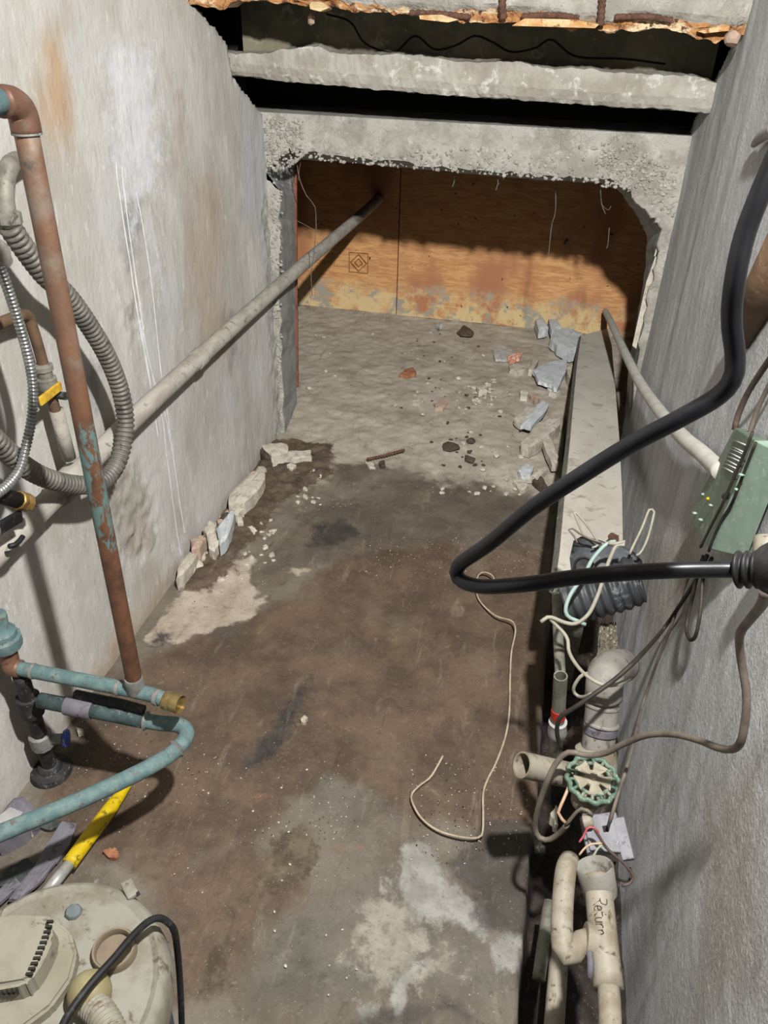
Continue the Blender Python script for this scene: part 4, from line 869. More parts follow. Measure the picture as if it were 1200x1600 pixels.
# ------------------------------------------------------------------ rubble along the left wall
rub = [
 ([(357, 787), (358, 773), (383, 747), (410, 730), (414, 747), (402, 767), (382, 785)], .06, .055, 'chip', 'largest flat tan concrete slab leaning at foot of left wall', 'concrete slab'),
 ([(409, 696), (421, 692), (448, 693), (450, 706), (440, 712), (424, 713)], .055, .05, 'chip', 'pale wedge of concrete topmost in corner rubble by left wall', 'concrete chunk'),
 ([(443, 707), (452, 704), (485, 703), (487, 714), (455, 718), (444, 717)], .035, .032, 'chip', 'bar shaped concrete piece beside the dark disc', 'concrete chunk'),
 ([(275, 907), (280, 882), (297, 862), (312, 857), (307, 870), (291, 891)], .05, .05, 'chip', 'tapering tan slab nearest the camera along left wall', 'concrete slab'),
 ([(297, 843), (313, 836), (322, 840), (312, 857), (299, 860)], .07, .06, 'chip_pink', 'pinkish mortar lump under the longest white drip', 'mortar lump'),
 ([(317, 827), (327, 813), (338, 816), (337, 829), (323, 837)], .07, .06, 'chip', 'cream rubble lump above the pinkish mortar lump', 'rubble'),
 ([(325, 840), (337, 832), (344, 847), (336, 863), (326, 857)], .05, .045, 'chip_white', 'whitish rounded rubble piece right of pinkish mortar lump', 'rubble'),
 ([(338, 826), (360, 797), (366, 800), (356, 838), (343, 853)], .06, .055, 'chip_blue', 'grey leaning slab below the largest tan slab', 'concrete slab'),
 ([(362, 796), (374, 788), (381, 796), (368, 806)], .05, .045, 'chip', 'small tan block touching the largest slab lower end', 'concrete chunk'),
 ([(368, 808), (378, 804), (380, 816), (371, 818)], .03, .03, 'chip', 'small grey cube of rubble beside leaning grey slab', 'rubble'),
 ([(407, 697), (412, 696), (424, 714), (414, 716), (407, 707)], .05, .05, 'chip_dark', 'dark brown stone against wall in corner rubble', 'stone'),
 ([(386, 823), (396, 822), (402, 829), (396, 834)], .015, .014, 'chip_white', 'pale crumb right of the grey leaning slab', 'rubble'),
 ([(448, 727), (457, 722), (463, 727), (456, 733)], .03, .03, 'chip', 'rounded tan stone under the bar shaped piece', 'stone'),
 ([(457, 742), (468, 738), (478, 743), (470, 752), (460, 750)], .015, .014, 'chip_dark', 'flat brown stone half buried in corner rubble', 'stone'),
 ([(493, 741), (500, 737), (503, 744), (497, 750)], .012, .012, 'chip_white', 'pale chip right of the brown buried stone', 'rubble'),
 ([(571, 722), (582, 721), (587, 731), (578, 732)], .008, .008, 'chip', 'thin tan flake beside the ribbed rebar', 'concrete flake'),
 ([(592, 721), (600, 719), (603, 728), (594, 730)], .012, .012, 'chip_dark', 'dark lump directly under the ribbed rebar', 'stone'),
 ([(833, 578), (854, 567), (887, 559), (884, 581), (871, 607), (857, 599), (842, 594)], .05, .022, 'chip_blue', 'biggest blue grey concrete flake beside the far end of plank', 'concrete flake'),
 ([(814, 664), (822, 651), (848, 626), (858, 632), (851, 645), (830, 667)], .055, .02, 'chip_blue', 'narrow pale blue flake lying on brown chunk', 'concrete flake'),
 ([(803, 654), (822, 636), (837, 637), (816, 664)], .04, .03, 'chip', 'dull grey flake left of the narrow blue flake', 'concrete flake'),
 ([(814, 692), (833, 668), (862, 648), (876, 651), (875, 663), (850, 686), (828, 700)], .055, .05, 'chip', 'large dusty brown chunk in front of narrow blue flake', 'concrete chunk'),
 ([(844, 677), (854, 675), (871, 707), (873, 724), (863, 727), (854, 707)], .05, .03, 'chip', 'long dusty stick shaped stone pointing to the camera', 'stone'),
 ([(860, 529), (868, 511), (895, 514), (909, 520), (909, 546), (892, 553), (871, 541)], .07, .05, 'chip_blue', 'broad grey slab leaning at plywood beside the plank end', 'concrete slab'),
 ([(837, 499), (849, 497), (857, 512), (842, 516)], .07, .05, 'chip_blue', 'small grey slab against plywood left of broad slab', 'concrete slab'),
 ([(857, 498), (871, 498), (877, 512), (862, 517)], .08, .04, 'chip_blue', 'grey slab piece wedged above the broad slab', 'concrete slab'),
 ([(855, 605), (870, 606), (876, 612), (866, 617), (858, 613)], .02, .02, 'chip_white', 'pale chips below the biggest blue flake', 'rubble'),
 ([(826, 577), (833, 560), (842, 562), (834, 578)], .035, .035, 'chip', 'tan stone at left of the biggest blue flake', 'stone'),
 ([(885, 575), (894, 568), (902, 580), (890, 590)], .05, .05, 'chip', 'crumbled tan stone between biggest flake and plank', 'stone'),
 ([(812, 611), (820, 608), (827, 612), (824, 620), (813, 619)], .025, .025, 'chip_white', 'white rounded crumb between the two blue flakes', 'rubble'),
 ([(828, 617), (838, 615), (844, 622), (834, 627)], .02, .02, 'chip_pink', 'pinkish crumb above the narrow blue flake', 'rubble'),
 ([(795, 570), (815, 568), (822, 578), (808, 583), (797, 578)], .02, .02, 'chip', 'flat tan stone below the torn wrapper', 'stone'),
 ([(642, 628), (652, 622), (663, 625), (655, 632)], .014, .014, 'chip', 'tan flat stone near middle of far floor', 'stone'),
 ([(678, 630), (690, 622), (700, 628), (692, 638), (680, 637)], .016, .016, 'chip_pink', 'pinkish flat stone near middle of far floor', 'stone'),
 ([(745, 605), (757, 600), (761, 610), (748, 611)], .03, .03, 'chip', 'grey stone above the crumbly ridge', 'stone'),
 ([(810, 735), (822, 724), (834, 728), (828, 745), (815, 744)], .03, .03, 'chip_blue', 'grey angular stone in the heap beside plank shadow', 'stone'),
 ([(822, 748), (850, 730), (856, 733), (840, 750)], .025, .02, 'chip', 'long tan sliver in the heap beside plank shadow', 'stone'),
 ([(832, 750), (845, 744), (856, 760), (848, 764)], .025, .02, 'chip_dark', 'brown wedge in the heap beside plank shadow', 'stone'),
 ([(802, 752), (818, 748), (826, 760), (812, 768)], .018, .018, 'chip', 'flat grey flake at front of plank side heap', 'concrete flake'),
 ([(623, 586), (632, 577), (646, 574), (651, 583), (638, 587)], .018, .016, 'brick', 'orange brick chip on the dusty far floor', 'brick chip'),
 ([(162, 1328), (172, 1323), (182, 1326), (186, 1334), (180, 1341), (166, 1336)], .015, .014, 'brick', 'orange brick chip right of the yellow pole', 'brick chip'),
 ([(470, 1121), (476, 1117), (481, 1122), (478, 1128), (471, 1128)], .012, .012, 'chip', 'single tan pebble beside black skid mark', 'pebble'),
 ([(902, 483), (912, 477), (917, 488), (907, 492)], .09, .05, 'chip', 'rounded stone resting at far end of plank', 'stone'),
 ([(913, 495), (924, 490), (934, 500), (918, 504)], .07, .03, 'chip_pink', 'pinkish stone in front of rounded stone on plank', 'stone'),
 ([(860, 1270), (868, 1258), (872, 1262), (872, 1290), (866, 1287)], .03, .03, 'chip_white', 'speckled white stone beside the looped grey cable', 'stone'),
 ([(118, 1136), (126, 1138), (130, 1144), (122, 1147)], .012, .012, 'chip_white', 'white pebble near the blue valve handle', 'pebble'),
]
for i, (px, z, t, mt, lb, ct) in enumerate(rub):
    nm = ct.replace(' ', '_'); tag(slab(nm, px, z, t, M[mt], jit=0.004, seed=i * 13), lb, ct)
tag(rock('stone', P(905, 1160, z=-0.02), (0.055, 0.06, 0.05), M['chip_dark'], 77, 3), 'dark brown boulder in the trench beside the cream pipe', 'stone')

def foot_stones():
    rg = random.Random(91)
    for i in range(26):
        t = rg.random(); px = 283 + t * 128 + rg.uniform(-4, 22); py = 895 - t * 185 + rg.uniform(-6, 14); p = P(px, py, z=0.0); r = rg.uniform(.012, .034)
        if p[0] < WL + r: p[0] = WL + r
        v, f = rock_geo((p[0], p[1], r * .5), (r * 1.2, r, r * .75), 900 + i, 2)
        tag(link_mesh('rubble_stone', v, f, M[rg.choice(['chip', 'chip', 'chip_pink', 'chip_dark'])], smooth=False), 'rounded rubble stone wedged among the slabs at foot of left wall', 'stone', 'stones wedged along the left wall foot')
foot_stones()
def proto_copy(src, loc, rot, sc):
    o = src.copy(); COL.objects.link(o); o.location = loc; o.rotation_euler = (0, 0, rot); o.scale = (sc, sc, sc * random.uniform(.7, 1)); return o
def scatter(name, n, areas, material, size, label, cat, group, seed):
    rg = random.Random(seed); first = []
    for i in range(n):
        a = areas[i % len(areas)]; px, py = rg.uniform(a[0], a[2]), rg.uniform(a[1], a[3])
        p = P(px, py, z=0.0); s_ = rg.uniform(*size)
        if len(first) < 4:
            v, f = rock_geo((0, 0, 0.35), (1, 0.8, 0.55), seed * 10 + i, 1); me = link_mesh(name, v, f, material, smooth=False, loc=(0, 0, 0)); first.append(me); o = me
            o.location = (p[0], p[1], 0.0); o.scale = (s_,) * 3; tag(o, label, cat, group)
        else: o = proto_copy(first[i % 4], (p[0], p[1], 0.0), rg.uniform(0, 6.28), s_)
scatter('rubble_chip', 110, [(375, 810, 430, 890), (400, 720, 520, 790), (300, 865, 380, 915), (340, 790, 420, 870)], M['chip'], (0.006, 0.019), 'small tan crumb in the rubble at foot of left wall', 'rubble', 'crumbs along the left wall', 31)
scatter('rubble_chip', 60, [(640, 590, 800, 700), (690, 700, 860, 775), (480, 520, 760, 640)], M['chip'], (0.006, 0.020), 'small tan crumb scattered on the dusty far floor', 'rubble', 'crumbs on the far floor', 32)
scatter('dirt_clod', 44, [(690, 680, 760, 735), (665, 590, 790, 700), (620, 520, 760, 640)], M['chip_dark'], (0.006, 0.015), 'small dark clod of dirt on the dusty far floor', 'dirt clod', 'dark clods on the far floor', 33)
scatter('pale_crumb', 36, [(300, 1180, 480, 1330), (380, 1290, 560, 1560), (110, 1120, 330, 1260)], M['chip'], (0.0018, 0.0042), 'tiny pale crumb on the brown near floor', 'crumb', 'pale crumbs on the near floor', 34)
scatter('ridge_stone', 30, [(712, 598, 775, 640)], M['chip'], (0.010, 0.022), 'tan stone of the crumbly ridge on the far floor', 'stone', 'stones of the crumbly ridge', 35)
tag(rock('dirt_clod', P(706, 698, z=0.008), (0.05, 0.045, 0.018), M['chip_dark'], 21, 2), 'widest dark dirt clod in the middle of far floor', 'dirt clod')
tag(rock('dirt_clod', P(737, 689, z=0.008), (0.022, 0.022, 0.016), M['chip_dark'], 22, 2), 'second dark clod just right of the widest clod', 'dirt clod')
tag(rock('dirt_clod', P(733, 718, z=0.008), (0.03, 0.03, 0.014), M['chip_dark'], 23, 2), 'dark clod in front of the widest clod', 'dirt clod')
# fine gravel nobody could count
geos = []
rg = random.Random(5)
for i in range(2200):
    a = rg.choice([(270, 830, 420, 950), (400, 690, 560, 800), (560, 540, 880, 770), (470, 500, 880, 640), (300, 1180, 560, 1320), (110, 1120, 330, 1400), (560, 840, 850, 900), (640, 1180, 840, 1350)])
    p = P(rg.uniform(a[0], a[2]), rg.uniform(a[1], a[3]), z=0.0)
    if p[0] < WL + 0.02 and p[1] < 2.8 or p[0] > 0.12: continue
    s_ = rg.uniform(0.0008, 0.0028); v, f = rock_geo((p[0], p[1], s_ * .4), (s_, s_ * .8, s_ * .6), i, 1); geos.append((v, f))
h = len(geos) // 2
g = many('gravel', geos[:h], M['chip']); g['kind'] = 'stuff'; tag(g, 'fine pale grit scattered over the whole floor', 'grit')
g = many('dirt_specks', geos[h:], M['chip_dark']); g['kind'] = 'stuff'; tag(g, 'fine dark dirt specks scattered over the floor', 'dirt')

tag(tube('rebar', [P(573, 718, z=0.012), P(600, 712, z=0.016), P(632, 703, z=0.022)], 0.0055, M['rust'], n=8, corr=(0.012, 0.004)), 'short ribbed rusty rebar lying on the far floor', 'rebar')
tag(tube('wood_splinter', [P(487, 708, z=0.02), P(500, 714, z=0.015), P(513, 721, z=0.01)], 0.006, M['chip_dark'], n=6), 'brown splinter right of the bar shaped chunk', 'splinter')
ds = thing('dark_disc', P(440, 722, z=0.0), 'dark round disc lying in corner rubble', 'disc')
lathe('disc', P(440, 722, z=0.012), (0.1, -0.2, 1), [(0.028, 0), (0.030, 0.004), (0.028, 0.009), (0.02, 0.010), (0.018, 0.007), (0, 0.007)], M['dark_iron'], ds)
wr = thing('torn_wrapper', P(790, 552, z=0.0), 'torn clear wrapper with orange printed end on far floor', 'wrapper')
lab(slab('clear_film', [(769, 545), (780, 541), (800, 545), (805, 555), (790, 562), (775, 560)], 0.02, 0.015, M['plasticclear'], wr, jit=0.006), 'crinkled clear film')
lab(slab('printed_end', [(792, 557), (806, 550), (816, 552), (812, 559), (796, 564)], 0.03, 0.02, M['orange'], wr, jit=0.005), 'orange and white printed end')
tag(slab('dry_leaf', [(714, 518), (725, 508), (740, 518), (737, 524), (720, 523)], 0.03, 0.008, M['leaf'], jit=0.006), 'curled dark brown leaf near the plywood foot', 'leaf')
tag(slab('paper_scrap', [(681, 507), (687, 503), (693, 508), (686, 512)], 0.03, 0.02, M['paper'], jit=0.006), 'crumpled white scrap at foot of plywood', 'paper scrap')
tag(rock('rag', P(943, 494, z=0.06), (0.05, 0.04, 0.03), M['cloth'], 12, 3), 'dark blue rag behind the far plank end', 'rag')

# ------------------------------------------------------------------ plank over the trench
pl = [((905, 507), .045, 4.42), ((897, 610), None, None), ((883, 760), None, None), ((871, 892), .36, None)]
def plank_pt(px, py):
    """on the sloping plank top: height falls linearly with depth"""
    lo, hi = 0.5, 6.0; v = R @ np.array([px - 600., py - 800., F])
    # z = 0.48 - 0.142*(y-1.40)
    k = 0.142; t = (0.48 + k * 1.40 - CAM[2]) / (v[2] + k * v[1]); return CAM + t * v
L_ = [plank_pt(*p) for p in [(908, 524), (902, 562), (897, 612), (890, 690), (882, 770), (874, 860), (868, 905)]]
R_ = [plank_pt(*p) for p in [(954, 512), (957, 554), (962, 612), (968, 690), (972, 770), (973, 840), (972, 890)]]
V, Fs = [], []
for a, b in zip(L_, R_):
    for k in range(5): V.append(a + (b - a) * k / 4 + np.array([0, 0, 0.0]))
    for k in range(5): V.append(a + (b - a) * (4 - k) / 4 + np.array([0, 0, -0.042]))
n = len(L_)
for i in range(n - 1):
    for k in range(10): Fs.append((i * 10 + k, i * 10 + (k + 1) % 10, (i + 1) * 10 + (k + 1) % 10, (i + 1) * 10 + k))
Fs += [tuple(range(10)), tuple((n - 1) * 10 + k for k in range(10))]
plank = recalc(link_mesh('plank', V, Fs, M['plank'], None, smooth=False)); tag(plank, 'long dusty pale plank sloping beside the right wall', 'plank')
em = [a + np.array([-0.004, 0, -0.022]) for a in L_]
V, Fs = [], []
for a in L_:
    V += [a + np.array([0.001, 0, 0.001]), a + np.array([-0.010 - random.uniform(0, .004), 0, -0.012]), a + np.array([-0.006, 0, -0.026]), a + np.array([-0.010 - random.uniform(0, .003), 0, -0.04]), a + np.array([0.001, 0, -0.046])]
for i in range(n - 1):
    for k in range(5): Fs.append((i * 5 + k, i * 5 + (k + 1) % 5, (i + 1) * 5 + (k + 1) % 5, (i + 1) * 5 + k))
lab(recalc(link_mesh('splintered_edge', V, Fs, M['plank_edge'], plank, smooth=False)), 'grey splintered left edge')
pb = [plank_pt(890, 830) , plank_pt(960, 830)]
box('support_block', (pb[0][0] + .03, pb[0][1] - .02, -0.13), (pb[1][0] - .03, pb[0][1] + .05, pb[0][2] - 0.045), M['plank_edge'], plank)

# black corrugated piece tied over the plank end
co = thing('corrugated_offcut', P(935, 930, d=1.653), 'black corrugated plastic pipe offcut tied to the near plank end', 'pipe offcut')
ca, cb = P(884, 938, d=1.618), P(998, 905, d=1.566)
axv = (cb - ca) / np.linalg.norm(cb - ca); u_, v_, _ = frame_of(axv)
V, Fs = [], []; m, n = 60, 28
for i in range(m):
    t = i / (m - 1); cpt = ca + (cb - ca) * t; rr = 0.056 + 0.0026 * math.sin(t * 8 * 2 * math.pi) - 0.00870 * max(0, t - 0.75) * 2 - 0.00870 * max(0, .2 - t) * 3
    for k in range(n):
        th = 2 * math.pi * k / n; V.append(cpt + rr * (math.cos(th) * u_ + math.sin(th) * v_ * 0.92))
Fs = [(i * n + k, i * n + (k + 1) % n, (i + 1) * n + (k + 1) % n, (i + 1) * n + k) for i in range(m - 1) for k in range(n)]
lab(link_mesh('ribbed_tube', V, Fs, M['corr'], co), 'black ribbed tube wall')
o = bpy.data.objects[co.children[0].name]
sol = o.modifiers.new('wall', 'SOLIDIFY'); sol.thickness = 0.00435
fl = [(896, 845), (908, 838), (930, 842), (948, 850), (970, 853), (990, 862), (1003, 876), (1006, 892), (998, 915), (960, 912), (925, 904), (893, 898), (890, 872)]
V = []; q = [P(a, b, d=1.566 + (905 - b) * 0.0010) for a, b in fl]; cen = np.mean(q, axis=0); nn = len(q)
for p in q: V.append(p)
for p in q: V.append(cen + (p - cen) * 0.6 + np.array([0, -0.00348, 0.01914]))
V.append(cen + np.array([0, -0.00348, 0.02436]))
Fs = [(i, (i + 1) % nn, nn + (i + 1) % nn, nn + i) for i in range(nn)] + [(nn + i, nn + (i + 1) % nn, 2 * nn) for i in range(nn)]
fo_ = lab(recalc(link_mesh('bent_flap', V, Fs, M['flap'], co)), 'greyish bent flap folded over the plank')
sol = fo_.modifiers.new('wall', 'SOLIDIFY'); sol.thickness = 0.00522; sol.offset = -1
lathe('flap_hole', P(912, 885, d=1.536), CAM - P(912, 885, d=1.536), [(0.01914, 0), (0.02088, 0.00261), (0.01740, 0.00435), (0.01479, 0.00174), (0.0, 0.00087)], M['black'], co, n=20)

def wire(name, pts, r, m_, label, cat='wire', d=None, n=8, step=0.008):
    q = [P(p[0], p[1], d=p[2]) if len(p) == 3 else P(p[0], p[1], d=d) for p in pts]
    return tag(tube(name, q, r, M[m_], n=n, step=step), label, cat)
wire('white_wire', [(925, 856), (935, 849), (918, 822), (898, 799), (899, 806), (907, 826), (914, 838), (930, 846), (944, 850)], 0.00244, 'wire_white', 'thin white wire loop standing up left above the black offcut', d=1.566)
wire('white_wire', [(902, 848), (897, 838), (889, 829), (888, 828), (895, 826), (906, 834), (922, 842), (940, 848)], 0.00209, 'wire_grey', 'small grey wire loop left of the black offcut', d=1.557)
wire('white_wire', [(984, 866), (988, 856), (1003, 825), (1014, 797), (1019, 796), (1022, 801), (1013, 838), (1002, 862), (994, 868)], 0.00278, 'wire_white', 'tall white wire loop standing right of the black offcut', d=1.549)
wire('teal_wire', [(962, 846), (955, 847), (945, 852), (931, 867), (922, 880), (914, 897), (903, 912), (892, 928), (885, 945), (884, 957), (890, 965), (902, 970), (915, 976)], 0.00400, 'wire_teal', 'pale teal tie wire wrapped round the black offcut', d=1.496)
wire('tie_wire', [(950, 848), (962, 850), (975, 846), (973, 853), (964, 851), (955, 868), (946, 892), (940, 912), (934, 930), (922, 956), (908, 970), (895, 975), (880, 972), (858, 964), (845, 972)], 0.00400, 'wire_white', 'white tie wire wrapped round the black offcut', d=1.492)
wire('hanging_wire', [(858, 965, 1.496), (868, 976, 1.496), (880, 988, 1.488), (887, 1000, 1.479), (889, 1018, 1.470), (900, 1038, 1.444), (918, 1057, 1.409), (942, 1070, 1.392), (965, 1069, 1.383), (984, 1060, 1.418)], 0.00365, 'wire_white', 'white wire hanging from black offcut across the cream elbow')
wire('looped_wire', [(918, 1052, 1.418), (908, 1056, 1.418), (898, 1070, 1.427), (896, 1080, 1.435), (902, 1087, 1.435), (911, 1089, 1.418), (925, 1084, 1.392)], 0.00331, 'wire_white', 'white wire loop left of the cream elbow')
tag(slab('rust_flake', [(950, 836), (957, 832), (967, 837), (966, 845), (955, 846)], 0.47, 0.00522, M['rust'], jit=0.002), 'small rusty flake on plank above the black offcut', 'flake')
geos = []
for i in range(46):
    a = random.uniform(938, 962); b = random.uniform(972, 985); q = [P(a, b, d=1.618), P(a + random.uniform(-4, 4), b + 22, d=1.610), P(a + random.uniform(-12, 8), b + random.uniform(35, 55), d=1.610)]
    geos.append(sweep(resample(q, n=6), 0.00139, 5))
o = many('frayed_fibre', geos, M['straw']); o['kind'] = 'stuff'; tag(o, 'tuft of frayed fibres under the black offcut', 'fibre')

# ------------------------------------------------------------------ cream pipes, valve, junction box
main = thing('drain_pipe', P(945, 1110, z=0.0), 'wide cream drain pipe with capped elbow below the black offcut', 'pipe')
e0, e1, e2 = P(948, 1050, d=1.514), P(944, 1085, d=1.479), P(932, 1190, d=1.496)
lab(tube('elbow', [P(972, 1040, d=1.618), P(960, 1042, d=1.566), e0, P(945, 1065, d=1.470), P(943, 1088, d=1.479)], 0.03524, M['pvc_grey'], main, n=24, step=0.006), 'cream elbow turning to the wall')
tube('pipe_body', [P(943, 1080, d=1.479), P(938, 1130, d=1.488), e2, P(926, 1245, d=1.522)], 0.03132, M['pvc_grey'], main, n=24, step=0.02)
for py in (1100, 1128):
    p = P(941, py, d=1.482); q = P(938, py + 18, d=1.484); lathe('joint_ring', p, q - p, [(0.03132, 0), (0.03263, 0.00174), (0.03263, 0.00522), (0.03132, 0.00696)], M['pvc_grey'], main, n=24)
lab(lathe('tape_band', P(939, 1133, d=1.484), e2 - P(939, 1133, d=1.484), [(0.03149, 0), (0.03254, 0.00087), (0.03254, 0.01392), (0.03149, 0.01479)], M['lavender'], main, n=24), 'faded purple primer band')
lathe('valve_hub', P(930, 1165, d=1.492), e2 - P(930, 1150, d=1.492), [(0.03132, 0), (0.03828, 0.00348), (0.04002, 0.02610), (0.04002, 0.05220), (0.03132, 0.06090)], M['pvc'], main, n=24)

gv = thing('gate_valve', P(924, 1240, z=0.05), 'gate valve with round green handwheel and cream side stub', 'valve')
wc = P(926, 1218, d=1.409); wax = np.array([0.02, -0.12, 1.0]); wax /= np.linalg.norm(wax); wu, wv, _ = frame_of(wax)
def ringpts(r, n=40): return [wc + r * (math.cos(2 * math.pi * k / n) * wu + math.sin(2 * math.pi * k / n) * wv) for k in range(n)]
V, Fs = [], []; n1, n2 = 72, 10
for i in range(n1):
    th = 2 * math.pi * i / n1; rr = 0.04524 + 0.00217 * math.sin(th * 12)
    rd = math.cos(th) * wu + math.sin(th) * wv
    for k in range(n2):
        ph = 2 * math.pi * k / n2; V.append(wc + rd * (rr + 0.00478 * math.cos(ph)) + wax * 0.00565 * math.sin(ph))
Fs = [(i * n2 + k, ((i + 1) % n1) * n2 + k, ((i + 1) % n1) * n2 + (k + 1) % n2, i * n2 + (k + 1) % n2) for i in range(n1) for k in range(n2)]
wh = lab(recalc(link_mesh('handwheel_rim', V, Fs, M['wheel_green'], gv)), 'green scalloped rim')
ring_in = []
for i in range(n1):
    th = 2 * math.pi * i / n1; rd = math.cos(th) * wu + math.sin(th) * wv
    for k in range(n2):
        ph = 2 * math.pi * k / n2; ring_in.append(wc + rd * (0.03132 + 0.00348 * math.cos(ph)) + wax * (0.00261 + 0.00435 * math.sin(ph)))
recalc(link_mesh('inner_ring', ring_in, Fs, M['wheel'], gv))
for i in range(14):
    th = 2 * math.pi * i / 14; rd = math.cos(th) * wu + math.sin(th) * wv
    link = sweep(np.array([wc + rd * 0.02958 + wax * .003, wc + rd * 0.04611 + wax * .001]), 0.00313, 8)
    link_mesh('rim_bridge', link[0], link[1], M['wheel'], gv)
for i in range(5):
    th = 2 * math.pi * (i + 0.15) / 5; rd = math.cos(th) * wu + math.sin(th) * wv; td = np.cross(wax, rd); q = []
    for zz in (0.0028, 0.0068):
        for rr, tw in ((0.008, -0.005), (0.008, 0.005), (0.033, 0.0150), (0.033, -0.0150)): q.append(wc + rd * rr + td * tw + wax * zz)
    hexa('spoke', q, M['wheel_cream'], gv, bev=0.0015)
lab(lathe('wheel_hub', wc - wax * 0.00348, wax, [(0.01566, 0), (0.01740, 0.00522), (0.01566, 0.01044), (0.00870, 0.01131), (0.0, 0.01131)], M['wheel_cream'], gv, n=20), 'cream hub')
lathe('hub_nut', wc + wax * 0.00609, wax, [(0.00740, 0), (0.00740, 0.00696), (0.00522, 0.00870), (0, 0.00870)], M['wheel_cream'], gv, n=6, smooth=False)
lathe('stem', wc - wax * 0.06090, wax, [(0.02610, -0.01740), (0.02784, 0), (0.02262, 0.01740), (0.01044, 0.02610), (0.00870, 0.06090)], M['pvc'], gv, n=20)
st0, st1 = P(815, 1195, d=1.409), P(912, 1216, d=1.479)
sd = (st1 - st0) / np.linalg.norm(st1 - st0)
lab(lathe('side_stub', st0, sd, [(0.02088, 0.03480), (0.02088, 0.0), (0.02392, 0.0), (0.02392, float(np.linalg.norm(st1 - st0)) + .02)], M['pvc'], gv, n=28, close=False), 'cream open side stub')

jb = thing('junction_box', P(945, 1310, d=1.375), 'grey open junction box with loose coloured wires below handwheel', 'electrical box')
jc = P(944, 1308, d=1.375); jx = (P(985, 1290, d=1.375) - P(918, 1300, d=1.392)); jx /= np.linalg.norm(jx); view = CAM - jc; view /= np.linalg.norm(view)
jy = (P(928, 1268, d=1.392) - P(950, 1340, d=1.349)); jy -= jx * jy.dot(jx); jy /= np.linalg.norm(jy); jz = np.cross(jx, jy)
if jz.dot(view) < 0: jz = -jz
jc = P(940, 1302, d=1.375)
obox('box_back', jc - jz * 0.01740, jx * 0.03306, jy * 0.03306, jz * 0.01914, M['greybox'], jb, bev=0.004)
obox('cover_plate', jc + jz * 0.00522, jx * 0.02610 - jy * 0.00522, jy * 0.03132, jz * 0.00261, M['greybox'], jb, bev=0.002)
obox('side_plate', jc + jx * 0.03480 - jy * 0.01392 - jz * 0.00348, jx * 0.01044, jy * 0.03480, jz * 0.01044, M['greybox'], jb, bev=0.002)
lab(obox('knockout', jc + jz * 0.00826 + jx * 0.00870 + jy * 0.00522, jx * 0.00435, jy * 0.00522, jz * 0.00070, M['slot'], jb, bev=0), 'black square knockout')
for i, (a, b) in enumerate([((967, 1313), (958, 1328)), ((965, 1325), (981, 1336))]):
    q0, q1 = P(*a, d=1.353), P(*b, d=1.353); link_mesh('seam_clip', *sweep(np.array([q0, q1]), 0.00157, 6), M['paper'], jb)
lab(lathe('cable_clamp', P(910, 1285, d=1.375), jx, [(0.00870, 0), (0.01218, 0.00261), (0.01218, 0.01566), (0.00870, 0.01914)], M['pvc'], jb, n=12), 'pale cable clamp')
for nm, pts, m_ in [('pink_wire', [(905, 1316), (912, 1306), (918, 1294), (926, 1293), (934, 1298), (936, 1308)], 'wire_pink'), ('peach_wire', [(905, 1336), (914, 1325), (924, 1319), (936, 1318), (941, 1317)], 'wire_peach'), ('green_wire', [(921, 1346), (928, 1336), (934, 1326), (941, 1320)], 'wire_green'), ('brown_wire', [(928, 1294), (938, 1310), (948, 1325), (962, 1338), (976, 1350), (986, 1363), (990, 1370), (984, 1380), (972, 1384)], 'wire_brown')]:
    lab(tube(nm, [P(a, b, d=1.335) for a, b in pts], 0.00191 if nm != 'brown_wire' else 0.00261, M[m_], jb, n=8, step=0.005), nm.replace('_', ' ') + ' end sticking out')

# return pipe with wye, left pipe beside it
yp = thing('return_pipe', P(945, 1450, z=0.0), 'cream pipe marked in black handwriting with a side branch, bottom right', 'pipe')
zr = 0.06525
c0, c1, c2, c3 = P(934, 1378, z=0.39), P(946, 1500, z=0.365), P(951, 1545, z=0.362), P(955, 1700, z=0.355)
lab(tube('marked_length', [c0, c1, c2], 0.02250, M['pvc'], yp, n=24, step=0.02), 'cream length with handwritten mark')
tube('near_length', [c2 - (c2 - c1) * 0.2, P(953, 1580, z=0.360), c3], 0.0165, M['pvc'], yp, n=22, step=0.02)
dd = (c1 - c0) / np.linalg.norm(c1 - c0)
lathe('collar', c0 - dd * 0.00870, dd, [(0.02250, 0), (0.0240, 0.00174), (0.0240, 0.02262), (0.02250, 0.02250)], M['pvc'], yp, n=24)
lab(lathe('open_hub', P(928, 1352, z=0.415), c0 - P(928, 1352, z=0.415), [(0.01566, 0.02250), (0.02523, 0.00348), (0.02958, 0), (0.03132, 0.00348), (0.02871, 0.04350), (0.02697, 0.05220)], M['pvc_grey'], yp, n=24, close=False), 'open hub with dark mouth')
tube('branch', [P(940, 1485, z=0.365), P(922, 1468, z=0.366), P(908, 1472, z=0.368), P(896, 1488, z=0.368), P(885, 1492, z=0.37), P(879, 1478, z=0.372), P(878, 1440, z=0.378), P(880, 1400, z=0.385), P(884, 1362, z=0.40), P(890, 1345, z=0.385)], 0.0175, M['pvc'], yp, n=22, step=0.012)
lab(lathe('branch_socket', P(912, 1468, z=0.367), P(925, 1472, z=0.366) - P(900, 1466, z=0.368), [(0.0175, 0), (0.02653, 0.00174), (0.02653, 0.02262), (0.0175, 0.02250)], M['pvc'], yp, n=22), 'branch socket ring')
lab(tube('primer_smear', [P(921, 1487, z=0.385), P(923, 1505, z=0.382), P(922, 1528, z=0.372)], 0.00522, M['lavender'], yp, n=8), 'bluish primer smear')
